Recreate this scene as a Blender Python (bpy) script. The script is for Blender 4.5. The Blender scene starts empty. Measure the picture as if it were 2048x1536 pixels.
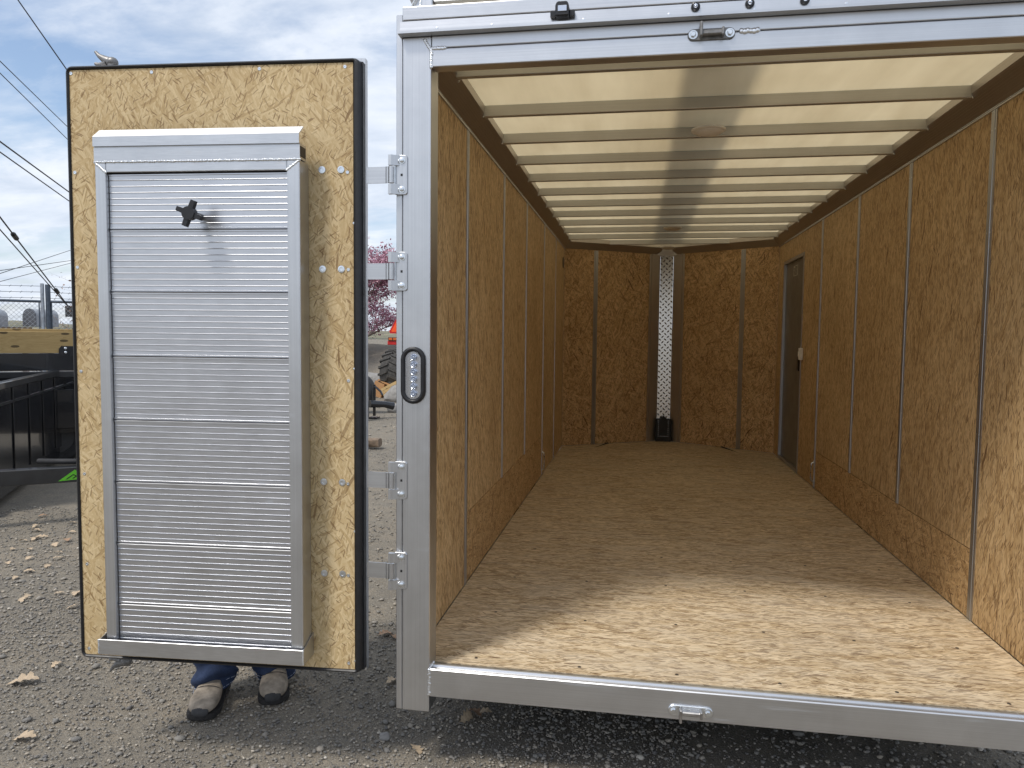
import bpy, bmesh, math, random
import numpy as np
from mathutils import Vector, Matrix, noise as mnoise

random.seed(7)
sc = bpy.context.scene
COL = sc.collection
rad = math.radians
G = 0.38                     # height of the trailer deck above the gravel

# ------------------------------------------------------------------ camera
F_PX, YAW, PITCH, ROLL = 1480.3, -0.1665, -0.0637, -0.0104
CX, CY, CZ = 0.6744, -2.3738, 1.1324 + G
fw = Vector((math.sin(YAW) * math.cos(PITCH), math.cos(YAW) * math.cos(PITCH), math.sin(PITCH)))
rt = Vector((math.cos(YAW), -math.sin(YAW), 0))
dn = fw.cross(rt)
r2 = math.cos(ROLL) * rt + math.sin(ROLL) * dn
d2 = -math.sin(ROLL) * rt + math.cos(ROLL) * dn
cam_d = bpy.data.cameras.new('camera')
cam = bpy.data.objects.new('camera', cam_d)
COL.objects.link(cam)
up = -d2
bk = -fw
cam.matrix_world = Matrix(((r2.x, up.x, bk.x, CX), (r2.y, up.y, bk.y, CY), (r2.z, up.z, bk.z, CZ), (0, 0, 0, 1)))
cam_d.sensor_width = 36
cam_d.sensor_fit = 'HORIZONTAL'
cam_d.lens = F_PX / 2048 * 36
cam_d.clip_start = 0.02
cam_d.clip_end = 4000
sc.camera = cam

# ------------------------------------------------------------------ light
SUN_L = Vector((0.80, 1.05, -2.0)).normalized()      # the way the light travels
SUN_EL = math.asin(-SUN_L.z)
SUN_AZ = math.atan2(-SUN_L.x, -SUN_L.y)
sun_d = bpy.data.lights.new('sun', 'SUN')
sun_d.energy = 1.35
sun_d.angle = rad(10.0)
sun_d.color = (1.0, 0.95, 0.87)
sun = bpy.data.objects.new('sun', sun_d)
COL.objects.link(sun)
sun.rotation_euler = SUN_L.to_track_quat('-Z', 'Y').to_euler()
sun.location = (-6, -8, 14)

world = bpy.data.worlds.new('World')
sc.world = world
world.use_nodes = True
wt = world.node_tree
wt.nodes.clear()


class NT:
    """small helper around a node tree"""
    def __init__(self, tree):
        self.t = tree

    def n(self, typ, **kw):
        nd = self.t.nodes.new(typ)
        for k, v in kw.items():
            setattr(nd, k, v)
        return nd

    def l(self, a, b):
        self.t.links.new(a, b)

    def math(self, op, a, b=None, c=None, clamp=False):
        nd = self.n('ShaderNodeMath', operation=op)
        nd.use_clamp = clamp
        for i, v in enumerate((a, b, c)):
            if v is None:
                continue
            if isinstance(v, (int, float)):
                nd.inputs[i].default_value = v
            else:
                self.l(v, nd.inputs[i])
        return nd.outputs[0]

    def vmath(self, op, a, b=None):
        nd = self.n('ShaderNodeVectorMath', operation=op)
        for i, v in enumerate((a, b)):
            if v is None:
                continue
            if isinstance(v, tuple):
                nd.inputs[i].default_value = v
            else:
                self.l(v, nd.inputs[i])
        return nd.outputs[0]

    def mix(self, fac, a, b, blend='MIX'):
        nd = self.n('ShaderNodeMix', data_type='RGBA', blend_type=blend)
        for i, v in ((0, fac), (6, a), (7, b)):
            if isinstance(v, (int, float)):
                nd.inputs[i].default_value = v
            elif isinstance(v, tuple):
                nd.inputs[i].default_value = (*v[:3], 1)
            else:
                self.l(v, nd.inputs[i])
        return nd.outputs[2]

    def ramp(self, fac, stops, interp='LINEAR'):
        nd = self.n('ShaderNodeValToRGB')
        cr = nd.color_ramp
        cr.interpolation = interp
        while len(cr.elements) < len(stops):
            cr.elements.new(0.5)
        for e, (p, c) in zip(cr.elements, stops):
            e.position = p
            e.color = (*c[:3], 1) if len(c) >= 3 else (c[0], c[0], c[0], 1)
        self.l(fac, nd.inputs[0])
        return nd.outputs[0]

    def noise(self, vec, scale, detail=3, rough=0.55, dist=0.0, dim='3D'):
        nd = self.n('ShaderNodeTexNoise', noise_dimensions=dim)
        if vec is not None:
            self.l(vec, nd.inputs['Vector'])
        nd.inputs['Scale'].default_value = scale
        nd.inputs['Detail'].default_value = detail
        nd.inputs['Roughness'].default_value = rough
        nd.inputs['Distortion'].default_value = dist
        return nd

    def mapping(self, vec, rot=(0, 0, 0), scale=(1, 1, 1), loc=(0, 0, 0)):
        nd = self.n('ShaderNodeMapping')
        self.l(vec, nd.inputs[0])
        nd.inputs['Rotation'].default_value = rot
        nd.inputs['Scale'].default_value = scale
        nd.inputs['Location'].default_value = loc
        return nd.outputs[0]

    def tmap(self, vec, ang, sx, sy, loc=(0, 0, 0)):
        """turn first, then stretch: x runs along the given angle"""
        nd = self.n('ShaderNodeMapping', vector_type='TEXTURE')
        self.l(vec, nd.inputs[0])
        nd.inputs['Rotation'].default_value = (0, 0, ang)
        nd.inputs['Scale'].default_value = (sx, sy, 1)
        nd.inputs['Location'].default_value = loc
        return nd.outputs[0]

    def vor(self, vec, scale=1.0, feature='F1', dim='2D', rnd=1.0):
        nd = self.n('ShaderNodeTexVoronoi', voronoi_dimensions=dim, feature=feature)
        self.l(vec, nd.inputs['Vector'])
        nd.inputs['Scale'].default_value = scale
        nd.inputs['Randomness'].default_value = rnd
        return nd


w = NT(wt)
out = w.n('ShaderNodeOutputWorld')
bg = w.n('ShaderNodeBackground')
sky = w.n('ShaderNodeTexSky', sky_type='NISHITA')
sky.sun_disc = False
sky.sun_elevation = SUN_EL
sky.sun_rotation = SUN_AZ
sky.dust_density = 1.5
tc = w.n('ShaderNodeTexCoord')
sep = w.n('ShaderNodeSeparateXYZ')
w.l(tc.outputs['Generated'], sep.inputs[0])
zc = w.math('ADD', w.math('MAXIMUM', sep.outputs[2], 0.0), 0.22)
cmb = w.n('ShaderNodeCombineXYZ')
w.l(w.math('DIVIDE', sep.outputs[0], zc), cmb.inputs[0])
w.l(w.math('DIVIDE', sep.outputs[1], zc), cmb.inputs[1])
cl = w.mapping(cmb.outputs[0], loc=(2.14, 3.66, 0.0), scale=(0.75, 1.25, 1))
n1 = w.noise(cl, 1.35, 7, 0.56, 0.25)
n2 = w.noise(cl, 4.5, 6, 0.6, 0.3)
cov = w.math('ADD', w.math('MULTIPLY', n1.outputs[0], 0.78), w.math('MULTIPLY', n2.outputs[0], 0.22))
cover = w.ramp(cov, [(0.35, (0.05,)), (0.44, (0.55,)), (0.51, (0.95,))])
shade = w.ramp(n2.outputs[0], [(0.30, (3.7, 4.2, 5.0)), (0.52, (4.65, 5.05, 5.7)), (0.70, (5.5, 5.75, 6.15))])
skycol = w.mix(cover, sky.outputs[0], shade)
w.l(skycol, bg.inputs[0])
bg.inputs[1].default_value = 0.10
w.l(bg.outputs[0], out.inputs[0])

sc.view_settings.view_transform = 'Standard'
sc.view_settings.look = 'None'
sc.view_settings.exposure = 0.84
sc.view_settings.gamma = 1.0
sc.view_settings.use_curve_mapping = False
sc.render.engine = 'CYCLES'
sc.cycles.use_denoising = True
sc.cycles.max_bounces = 14
sc.cycles.diffuse_bounces = 8
sc.cycles.glossy_bounces = 6
sc.cycles.transmission_bounces = 6
sc.cycles.sample_clamp_indirect = 6
sc.cycles.caustics_reflective = False
sc.cycles.caustics_refractive = False

# ------------------------------------------------------------------ materials
MATS = {}


def new_mat(name):
    m = bpy.data.materials.new(name)
    m.use_nodes = True
    m.node_tree.nodes.clear()
    t = NT(m.node_tree)
    o = t.n('ShaderNodeOutputMaterial')
    p = t.n('ShaderNodeBsdfPrincipled')
    t.l(p.outputs[0], o.inputs[0])
    MATS[name] = m
    return m, t, p


def setc(p, c):
    p.inputs['Base Color'].default_value = (*c, 1)


def bump(t, p, h, strength=0.3, dist=0.002):
    b = t.n('ShaderNodeBump')
    b.inputs['Strength'].default_value = strength
    b.inputs['Distance'].default_value = dist
    t.l(h, b.inputs['Height'])
    t.l(b.outputs[0], p.inputs['Normal'])


def plain(name, c, rough=0.5, metal=0.0, var=0.15, scale=30.0, bmp=0.0, coat=0.0):
    m, t, p = new_mat(name)
    g = t.n('ShaderNodeTexCoord')
    n = t.noise(g.outputs['Object'], scale, 4)
    lo = tuple(max(0, x * (1 - var)) for x in c)
    hi = tuple(min(1, x * (1 + var)) for x in c)
    t.l(t.ramp(n.outputs[0], [(0.3, lo), (0.7, hi)]), p.inputs['Base Color'])
    n2_ = t.noise(g.outputs['Object'], scale * 0.35, 3)
    t.l(t.ramp(n2_.outputs[0], [(0.3, (rough * 0.82,)), (0.7, (min(1, rough * 1.18),))]), p.inputs['Roughness'])
    p.inputs['Metallic'].default_value = metal
    p.inputs['Coat Weight'].default_value = coat
    if bmp:
        bump(t, p, n.outputs[0], bmp, 0.002)
    return m


def alu(name, axis, base=(0.70, 0.71, 0.73), rough=0.36, streak=0.10, smudge=0.10):
    """extruded mill-finish aluminium: die lines run along the axis, faint smudges"""
    m, t, p = new_mat(name)
    g = t.n('ShaderNodeTexCoord')
    s = [260.0, 260.0, 260.0]
    s['xyz'.index(axis)] = 1.2
    ln = t.noise(t.mapping(g.outputs['Object'], scale=tuple(s)), 1.0, 3, 0.6)
    sm = t.noise(g.outputs['Object'], 5.0, 6, 0.65, 0.4)
    v = t.math('ADD', t.math('MULTIPLY', ln.outputs[0], streak), t.math('MULTIPLY', sm.outputs[0], smudge))
    lo = tuple(x * 0.76 for x in base)
    t.l(t.ramp(v, [(0.3 * (streak + smudge), lo), (0.75 * (streak + smudge), base)]), p.inputs['Base Color'])
    sx = t.noise(t.mapping(g.outputs['Object'], rot=(0.4, 0.5, 0.7), scale=(2.5, 210, 34)), 1.0, 2, 0.6)
    scr = t.ramp(sx.outputs[0], [(0.66, (0,)), (0.74, (1,))])
    r = t.math('ADD', t.math('ADD', t.math('MULTIPLY', v, 0.75), rough - 0.37 * (streak + smudge)), t.math('MULTIPLY', scr, 0.14))
    t.l(r, p.inputs['Roughness'])
    p.inputs['Metallic'].default_value = 1.0
    bump(t, p, ln.outputs[0], 0.05, 0.0006)
    return m


def osb(name, main, spread, pale, mid, dark, length=0.09, width=0.009, worn=0.0, contrast=1.0, fleck=1.0):
    """oriented strand board: overlapping flat strands laid in layers, each cell one strand"""
    m, t, p = new_mat(name)
    uv = t.n('ShaderNodeUVMap')
    uv.uv_map = 'UVMap'
    base = uv.outputs[0]
    wn = t.noise(base, 4.0, 1, 0.5, 0.0, '2D')
    wv = t.vmath('MULTIPLY', t.vmath('SUBTRACT', wn.outputs['Color'], (0.5, 0.5, 0.5)), (0.045, 0.045, 0))
    wn2 = t.noise(base, 17.0, 1, 0.5, 0.0, '2D')
    wv2 = t.vmath('MULTIPLY', t.vmath('SUBTRACT', wn2.outputs['Color'], (0.5, 0.5, 0.5)), (0.007, 0.007, 0))
    vec = t.vmath('ADD', t.vmath('ADD', base, wv), wv2)
    col = None
    hgt = None
    rng = random.Random(name)
    offs = [0.0, 0.75, -0.7, 0.3, -0.35, 1.1]
    mp2 = tuple((a + b) / 2 for a, b in zip(pale, mid))
    low = tuple(0.52 * a + 0.48 * b for a, b in zip(mid, dark))
    stops = [(0.02, low), (0.24, mid), (0.48, mp2), (0.74, pale), (1.0, tuple(min(1, x * 1.12) for x in pale))]
    for i, k in enumerate(offs):
        ang = main + k * spread + rng.uniform(-0.08, 0.08)
        ll = length * rng.uniform(0.75, 1.3)
        ww = width * rng.uniform(0.75, 1.5)
        mp = t.tmap(vec, ang, ll, ww, (rng.uniform(0, 5), rng.uniform(0, 5), 0))
        v = t.vor(mp, 1.0)
        sp = t.n('ShaderNodeSeparateColor')
        t.l(v.outputs['Color'], sp.inputs[0])
        fb = t.noise(t.tmap(vec, ang, ll * 0.22, ww * 0.20, (i * 1.3, 0, 0)), 1.0, 2, 0.6, 0, '2D')
        tone = t.math('ADD', t.math('ADD', t.math('MULTIPLY', sp.outputs[0], 0.85), 0.08), t.math('MULTIPLY', t.math('SUBTRACT', fb.outputs[0], 0.5), 0.85))
        c = t.ramp(tone, stops)
        # a strand darkens slightly towards its edge, so the outlines read
        ed = t.ramp(v.outputs['Distance'], [(0.50, (1, 1, 1)), (0.85, (0.84, 0.81, 0.77))])
        c = t.mix(contrast, c, ed, 'MULTIPLY')
        if col is None:
            col, hgt = c, sp.outputs[1]
        else:
            mask = t.math('GREATER_THAN', sp.outputs[1], 0.62 if i < 5 else 0.85)
            col = t.mix(mask, col, c)
            hgt = t.math('MAXIMUM', hgt, t.math('MULTIPLY', mask, sp.outputs[1]))
    # short dark slivers lying every way, and a few dark chips
    for k, sl, sw, th, dl in ((0.35, 0.034, 0.0042, 0.91, 0.45), (-0.8, 0.028, 0.0038, 0.92, 0.45), (0.95, 0.030, 0.0038, 0.93, 0.45), (0.1, 0.085, 0.010, 0.978, 0.40), (-0.4, 0.045, 0.007, 0.980, 0.40), (0.55, 0.17, 0.016, 0.985, 0.38)):
        mp = t.tmap(vec, main + k * spread, sl, sw, (1.7, 9.3 + k * 7, 0))
        v = t.vor(mp, 1.0)
        sp = t.n('ShaderNodeSeparateColor')
        t.l(v.outputs['Color'], sp.inputs[0])
        ch = t.math('MULTIPLY', t.math('GREATER_THAN', sp.outputs[2], 1 - (1 - th) * fleck), t.math('LESS_THAN', v.outputs['Distance'], dl))
        col = t.mix(t.math('MULTIPLY', ch, t.math('ADD', 0.30, t.math('MULTIPLY', sp.outputs[0], 0.6))), col, dark)
    bn = t.noise(base, 1.5, 4, 0.6, 0.0, '2D')
    col = t.mix(1.0, col, t.ramp(bn.outputs[0], [(0.3, (0.86, 0.84, 0.81)), (0.7, (1.0, 1.0, 1.0))]), 'MULTIPLY')
    oi = t.n('ShaderNodeObjectInfo')
    col = t.mix(1.0, col, t.ramp(oi.outputs['Random'], [(0.0, (0.90, 0.87, 0.83)), (0.5, (1.0, 0.98, 0.95)), (1.0, (1.0, 1.0, 1.0))]), 'MULTIPLY')
    if worn:
        wnn = t.noise(t.mapping(base, scale=(2.0, 7.0, 1)), 1.0, 6, 0.7, 0.3, '2D')
        col = t.mix(t.math('MULTIPLY', t.ramp(wnn.outputs[0], [(0.42, (0,)), (0.72, (1,))]), worn), col, (0.60, 0.54, 0.45))
    t.l(col, p.inputs['Base Color'])
    p.inputs['Roughness'].default_value = 0.62
    p.inputs['Specular IOR Level'].default_value = 0.35
    bump(t, p, hgt, 0.22, 0.0015)
    return m


osb('osb_door', rad(86), 1.1, (0.70, 0.555, 0.33), (0.59, 0.435, 0.225), (0.25, 0.155, 0.07), 0.065, 0.0060, contrast=0.6, fleck=0.9)
osb('osb_wall', rad(90), 0.55, (0.70, 0.52, 0.30), (0.575, 0.395, 0.20), (0.15, 0.075, 0.028), 0.085, 0.0095, contrast=0.8, fleck=1.4)
osb('osb_kick', rad(20), 1.3, (0.66, 0.47, 0.255), (0.54, 0.355, 0.17), (0.14, 0.07, 0.028), 0.08, 0.010, fleck=1.4)
osb('osb_nose', rad(90), 1.15, (0.70, 0.49, 0.275), (0.56, 0.37, 0.18), (0.11, 0.055, 0.022), 0.09, 0.013, fleck=1.6)
osb('osb_floor', 0.0, 0.42, (0.72, 0.605, 0.435), (0.585, 0.46, 0.295), (0.15, 0.085, 0.04), 0.065, 0.013, worn=0.35, fleck=2.0)
alu('alu_v', 'z')
alu('alu_h', 'x')
alu('alu_y', 'y')
alu('alu_ramp', 'x', (0.68, 0.69, 0.72), 0.34, 0.16, 0.12)
alu('alu_lip_sunlit', 'x', (0.90, 0.91, 0.93), 0.62, 0.06, 0.06)  # lighter, rougher copy of the aluminium; sun glare on the top slope painted in
alu('alu_strip', 'z', (0.56, 0.56, 0.57), 0.40)
alu('alu_cove', 'y', (0.60, 0.56, 0.52), 0.42, 0.16, 0.08)
alu('bow_steel', 'x', (0.62, 0.61, 0.58), 0.5)
plain('weld', (0.80, 0.81, 0.82), 0.30, 1.0, 0.1, 90, 0.5)
plain('zinc', (0.74, 0.77, 0.80), 0.28, 1.0, 0.1, 60)
plain('cast_zinc', (0.42, 0.41, 0.40), 0.42, 1.0, 0.25, 40, 0.2)
plain('dark_cast', (0.24, 0.235, 0.23), 0.55, 0.8, 0.3, 40, 0.2)
plain('screw_dark', (0.10, 0.085, 0.07), 0.5, 0.6, 0.3, 80)
plain('rubber', (0.012, 0.012, 0.014), 0.42, 0.0, 0.3, 60)
plain('black_plastic', (0.014, 0.014, 0.016), 0.38, 0.0, 0.3, 60)
plain('black_paint', (0.010, 0.011, 0.014), 0.20, 0.0, 0.3, 8, 0.0, 0.4)
plain('black_edge', (0.014, 0.015, 0.017), 0.35, 0.0, 0.3, 8, 0.0, 0.5)
plain('white_roof', (0.88, 0.84, 0.75), 0.38, 0.0, 0.04, 4)
plain('white_skin', (0.72, 0.73, 0.74), 0.35, 0.0, 0.04, 6)
plain('lens_white', (0.82, 0.80, 0.76), 0.35, 0.0, 0.04, 30)
plain('door_grey', (0.15, 0.14, 0.125), 0.4, 0.0, 0.15, 14)
plain('switch_white', (0.80, 0.79, 0.75), 0.4, 0.0, 0.04, 30)
plain('sticker_paper', (0.50, 0.48, 0.42), 0.5, 0.0, 0.05, 60)
plain('sticker_ink', (0.05, 0.045, 0.04), 0.6, 0.0, 0.1, 60)
plain('green_decal', (0.10, 0.42, 0.02), 0.4, 0.0, 0.06, 20)
plain('tyre', (0.022, 0.022, 0.023), 0.75, 0.0, 0.35, 30, 0.3)
plain('tyre_dusty', (0.055, 0.052, 0.048), 0.85, 0.0, 0.45, 18, 0.4)
plain('steel_rim', (0.06, 0.06, 0.062), 0.4, 0.3, 0.15, 20)
plain('frame_dark', (0.022, 0.022, 0.024), 0.75, 0.0, 0.2, 20)
plain('tractor_red', (0.50, 0.014, 0.012), 0.35, 0.0, 0.12, 10, 0.0, 0.3)
plain('smv_orange', (0.95, 0.10, 0.015), 0.5, 0.0, 0.06, 30)
plain('smv_red', (0.55, 0.012, 0.012), 0.35, 0.0, 0.06, 30)
plain('lamp_amber', (0.55, 0.12, 0.02), 0.25, 0.0, 0.1, 60)
plain('lamp_red', (0.25, 0.01, 0.01), 0.25, 0.0, 0.1, 60)
plain('galv', (0.40, 0.43, 0.47), 0.45, 0.7, 0.2, 20)
plain('galv_dark', (0.09, 0.11, 0.14), 0.5, 0.5, 0.2, 20)
plain('mailbox_grey_shaded', (0.13, 0.135, 0.15), 0.4, 0.4, 0.12, 14)  # grey darkened to paint in the shade on the doors facing the camera
plain('mailbox_white', (0.36, 0.38, 0.41), 0.45, 0.2, 0.08, 14)
plain('flag_red', (0.55, 0.05, 0.07), 0.5, 0.0, 0.1, 40)
plain('weathered_wood', (0.20, 0.145, 0.10), 0.8, 0.0, 0.4, 22, 0.5)
plain('cable', (0.03, 0.03, 0.035), 0.6, 0.0, 0.2, 10)
plain('bark', (0.12, 0.095, 0.08), 0.9, 0.0, 0.4, 16, 0.8)
plain('skin', (0.55, 0.36, 0.27), 0.5, 0.0, 0.08, 30)
plain('hair', (0.06, 0.04, 0.025), 0.6, 0.0, 0.3, 60)
plain('shirt', (0.16, 0.18, 0.20), 0.85, 0.0, 0.15, 60, 0.2)
plain('boot_suede', (0.31, 0.26, 0.205), 0.92, 0.0, 0.38, 34, 0.35)
plain('boot_toe', (0.030, 0.029, 0.030), 0.6, 0.0, 0.3, 60, 0.2)
plain('boot_sole', (0.028, 0.026, 0.025), 0.85, 0.0, 0.3, 60, 0.2)
plain('thread', (0.30, 0.33, 0.42), 0.8, 0.0, 0.1, 80)
plain('leaf_tan', (0.50, 0.385, 0.26), 0.75, 0.0, 0.25, 45, 0.2)
plain('leaf_brown', (0.36, 0.23, 0.145), 0.8, 0.0, 0.3, 45, 0.2)
plain('boulder', (0.27, 0.26, 0.245), 0.9, 0.0, 0.25, 12, 0.8)
plain('yellow_chip', (0.62, 0.44, 0.10), 0.7, 0.0, 0.1, 40)


def m_denim():
    m, t, p = new_mat('denim')
    g = t.n('ShaderNodeTexCoord')
    a = t.noise(t.mapping(g.outputs['Object'], scale=(900, 900, 60)), 1.0, 2)
    b = t.noise(g.outputs['Object'], 14, 5, 0.65)
    v = t.math('ADD', t.math('MULTIPLY', a.outputs[0], 0.5), t.math('MULTIPLY', b.outputs[0], 0.5))
    t.l(t.ramp(v, [(0.33, (0.008, 0.014, 0.034)), (0.55, (0.022, 0.040, 0.095)), (0.75, (0.065, 0.092, 0.17))]), p.inputs['Base Color'])
    p.inputs['Roughness'].default_value = 0.9
    bump(t, p, a.outputs[0], 0.2, 0.001)


def m_diamond():
    """bright tread plate: raised lozenges in a basket pattern"""
    m, t, p = new_mat('tread_plate')
    g = t.n('ShaderNodeTexCoord')
    sp = t.n('ShaderNodeSeparateXYZ')
    t.l(g.outputs['Object'], sp.inputs[0])
    A = t.math('MULTIPLY', t.math('ADD', sp.outputs[0], sp.outputs[2]), 17.0)
    B = t.math('MULTIPLY', t.math('SUBTRACT', sp.outputs[0], sp.outputs[2]), 17.0)
    ca = t.math('FLOOR', A)
    cb = t.math('FLOOR', B)
    par = t.math('MODULO', t.math('ABSOLUTE', t.math('ADD', ca, cb)), 2.0)
    fa = t.math('ABSOLUTE', t.math('SUBTRACT', t.math('FRACT', A), 0.5))
    fb = t.math('ABSOLUTE', t.math('SUBTRACT', t.math('FRACT', B), 0.5))
    la = t.math('ADD', t.math('MULTIPLY', fa, 2.2), t.math('MULTIPLY', fb, 5.0))
    lb = t.math('ADD', t.math('MULTIPLY', fa, 5.0), t.math('MULTIPLY', fb, 2.2))
    mx = t.n('ShaderNodeMix', data_type='FLOAT')
    t.l(par, mx.inputs[0])
    t.l(la, mx.inputs[2])
    t.l(lb, mx.inputs[3])
    h = t.math('SUBTRACT', 1.0, mx.outputs[0], clamp=True)
    setc(p, (0.62, 0.60, 0.57))
    p.inputs['Metallic'].default_value = 1.0
    p.inputs['Roughness'].default_value = 0.22
    bump(t, p, h, 1.0, 0.02)


def m_wood(name, a, b, ring=9.0):
    m, t, p = new_mat(name)
    uv = t.n('ShaderNodeUVMap')
    uv.uv_map = 'UVMap'
    wv = t.noise(t.mapping(uv.outputs[0], scale=(0.7, 6, 1)), 2.0, 4, 0.6, 0.6, '2D')
    fib = t.noise(t.mapping(uv.outputs[0], scale=(4, 160, 1)), 1.0, 4, 0.6, 0, '2D')
    s = t.math('FRACT', t.math('MULTIPLY', wv.outputs[0], ring))
    v = t.math('ADD', t.math('MULTIPLY', s, 0.45), t.math('MULTIPLY', fib.outputs[0], 0.55))
    c = t.ramp(v, [(0.2, a), (0.8, b)])
    kn = t.vor(t.mapping(uv.outputs[0], scale=(2.2, 6.5, 1), loc=(0.3, 0.1, 0)), 1.0)
    c = t.mix(t.math('LESS_THAN', kn.outputs['Distance'], 0.09), c, tuple(x * 0.3 for x in a))
    t.l(c, p.inputs['Base Color'])
    p.inputs['Roughness'].default_value = 0.7
    bump(t, p, fib.outputs[0], 0.2, 0.002)


def m_ground():
    m, t, p = new_mat('gravel_ground')
    g = t.n('ShaderNodeNewGeometry')
    pos = g.outputs['Position']
    big = t.noise(pos, 0.8, 5, 0.6)
    mid = t.noise(pos, 6.0, 5, 0.65)
    dirt = t.math('ADD', t.math('MULTIPLY', big.outputs[0], 0.5), t.math('MULTIPLY', mid.outputs[0], 0.5))
    base = t.ramp(dirt, [(0.36, (0.166, 0.149, 0.126)), (0.50, (0.217, 0.191, 0.153)), (0.64, (0.267, 0.226, 0.173))])
    v1 = t.vor(pos, 120.0, 'F1', '3D')
    v2 = t.vor(pos, 260.0, 'F1', '3D')
    s1 = t.n('ShaderNodeSeparateColor')
    t.l(v1.outputs['Color'], s1.inputs[0])
    s2 = t.n('ShaderNodeSeparateColor')
    t.l(v2.outputs['Color'], s2.inputs[0])
    stone = t.ramp(s1.outputs[0], [(0.0, (0.111, 0.106, 0.099)), (0.45, (0.187, 0.172, 0.149)), (0.8, (0.264, 0.240, 0.202)), (1.0, (0.383, 0.358, 0.311))])
    mask = t.math('MULTIPLY', t.math('GREATER_THAN', s1.outputs[1], 0.45), t.math('LESS_THAN', v1.outputs['Distance'], 0.50))
    col = t.mix(t.math('MULTIPLY', mask, 0.85), base, stone)
    grain = t.ramp(s2.outputs[0], [(0.0, (0.36,) * 3), (0.6, (0.52,) * 3), (1.0, (0.68,) * 3)])
    col = t.mix(0.7, col, grain, 'OVERLAY')
    t.l(col, p.inputs['Base Color'])
    p.inputs['Roughness'].default_value = 0.95
    p.inputs['Specular IOR Level'].default_value = 0.15
    hh = t.math('ADD', t.math('MULTIPLY', t.math('SUBTRACT', 0.6, v1.outputs['Distance']), mask), t.math('MULTIPLY', t.math('SUBTRACT', 0.5, v2.outputs['Distance']), 0.45))
    bump(t, p, hh, 0.7, 0.005)


def m_stone():
    m, t, p = new_mat('gravel_stone')
    at = t.n('ShaderNodeAttribute')
    at.attribute_name = 'tone'
    g = t.n('ShaderNodeNewGeometry')
    n = t.noise(g.outputs['Position'], 160, 3)
    v = t.math('ADD', at.outputs['Fac'], t.math('MULTIPLY', t.math('SUBTRACT', n.outputs[0], 0.5), 0.25))
    c = t.ramp(v, [(0.0, (0.160, 0.153, 0.147)), (0.35, (0.252, 0.237, 0.212)), (0.65, (0.332, 0.300, 0.256)), (0.85, (0.417, 0.364, 0.291)), (1.0, (0.589, 0.547, 0.478))])
    t.l(c, p.inputs['Base Color'])
    p.inputs['Roughness'].default_value = 0.9
    p.inputs['Specular IOR Level'].default_value = 0.2


def m_hill():
    m, t, p = new_mat('hill_grass')
    g = t.n('ShaderNodeNewGeometry')
    a = t.noise(g.outputs['Position'], 0.035, 6, 0.65)
    b = t.noise(g.outputs['Position'], 0.4, 5, 0.7)
    v = t.math('ADD', t.math('MULTIPLY', a.outputs[0], 0.6), t.math('MULTIPLY', b.outputs[0], 0.4))
    t.l(t.ramp(v, [(0.40, (0.055, 0.065, 0.045)), (0.5, (0.16, 0.15, 0.095)), (0.62, (0.27, 0.235, 0.15))]), p.inputs['Base Color'])
    p.inputs['Roughness'].default_value = 1.0


def m_petal(name, c1, c2, c3):
    m, t, p = new_mat(name)
    g = t.n('ShaderNodeNewGeometry')
    oi = t.n('ShaderNodeAttribute')
    oi.attribute_name = 'tone'
    t.l(t.ramp(oi.outputs['Fac'], [(0.0, c1), (0.5, c2), (1.0, c3)]), p.inputs['Base Color'])
    p.inputs['Roughness'].default_value = 0.7
    p.inputs['Subsurface Weight'].default_value = 0.0


def m_lens():
    m, t, p = new_mat('lens_clear')
    setc(p, (0.62, 0.66, 0.74))
    p.inputs['Metallic'].default_value = 0.9
    p.inputs['Roughness'].default_value = 0.12
    p.inputs['Coat Weight'].default_value = 0.8
    g = t.n('ShaderNodeTexCoord')
    wv = t.n('ShaderNodeTexWave', wave_type='BANDS', bands_direction='X')
    t.l(g.outputs['Object'], wv.inputs[0])
    wv.inputs['Scale'].default_value = 110
    bump(t, p, wv.outputs[0], 0.5, 0.001)


m_denim()
m_diamond()
m_wood('wood_treated', (0.30, 0.20, 0.075), (0.42, 0.30, 0.13))
m_wood('wood_blond', (0.50, 0.32, 0.13), (0.66, 0.48, 0.24))
m_wood('wood_orange', (0.36, 0.18, 0.075), (0.50, 0.28, 0.12))
m_ground()
m_stone()
m_hill()
m_petal('redbud_petal', (0.26, 0.11, 0.17), (0.50, 0.26, 0.34), (0.68, 0.44, 0.50))
m_petal('bud_pale', (0.16, 0.10, 0.075), (0.34, 0.22, 0.17), (0.52, 0.38, 0.32))
m_lens()


def m_roof():
    """thin cream fibreglass sheet that lets daylight through"""
    m = bpy.data.materials.new('roof_fibreglass')
    m.use_nodes = True
    m.node_tree.nodes.clear()
    t = NT(m.node_tree)
    o = t.n('ShaderNodeOutputMaterial')
    g = t.n('ShaderNodeTexCoord')
    st_ = t.noise(t.mapping(g.outputs['Object'], scale=(9, 1.2, 1)), 1.0, 5, 0.65)
    bl_ = t.noise(g.outputs['Object'], 1.6, 4, 0.6)
    v = t.math('ADD', t.math('MULTIPLY', st_.outputs[0], 0.5), t.math('MULTIPLY', bl_.outputs[0], 0.5))
    d = t.n('ShaderNodeBsdfDiffuse')
    d.inputs[0].default_value = (0.46, 0.42, 0.33, 1)
    tr_ = t.n('ShaderNodeBsdfTranslucent')
    t.l(t.ramp(v, [(0.35, (0.275, 0.222, 0.132)), (0.65, (0.375, 0.312, 0.196))]), tr_.inputs[0])
    a = t.n('ShaderNodeAddShader')
    t.l(d.outputs[0], a.inputs[0])
    t.l(tr_.outputs[0], a.inputs[1])
    t.l(a.outputs[0], o.inputs[0])
    MATS['roof_fibreglass'] = m


m_roof()

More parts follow.
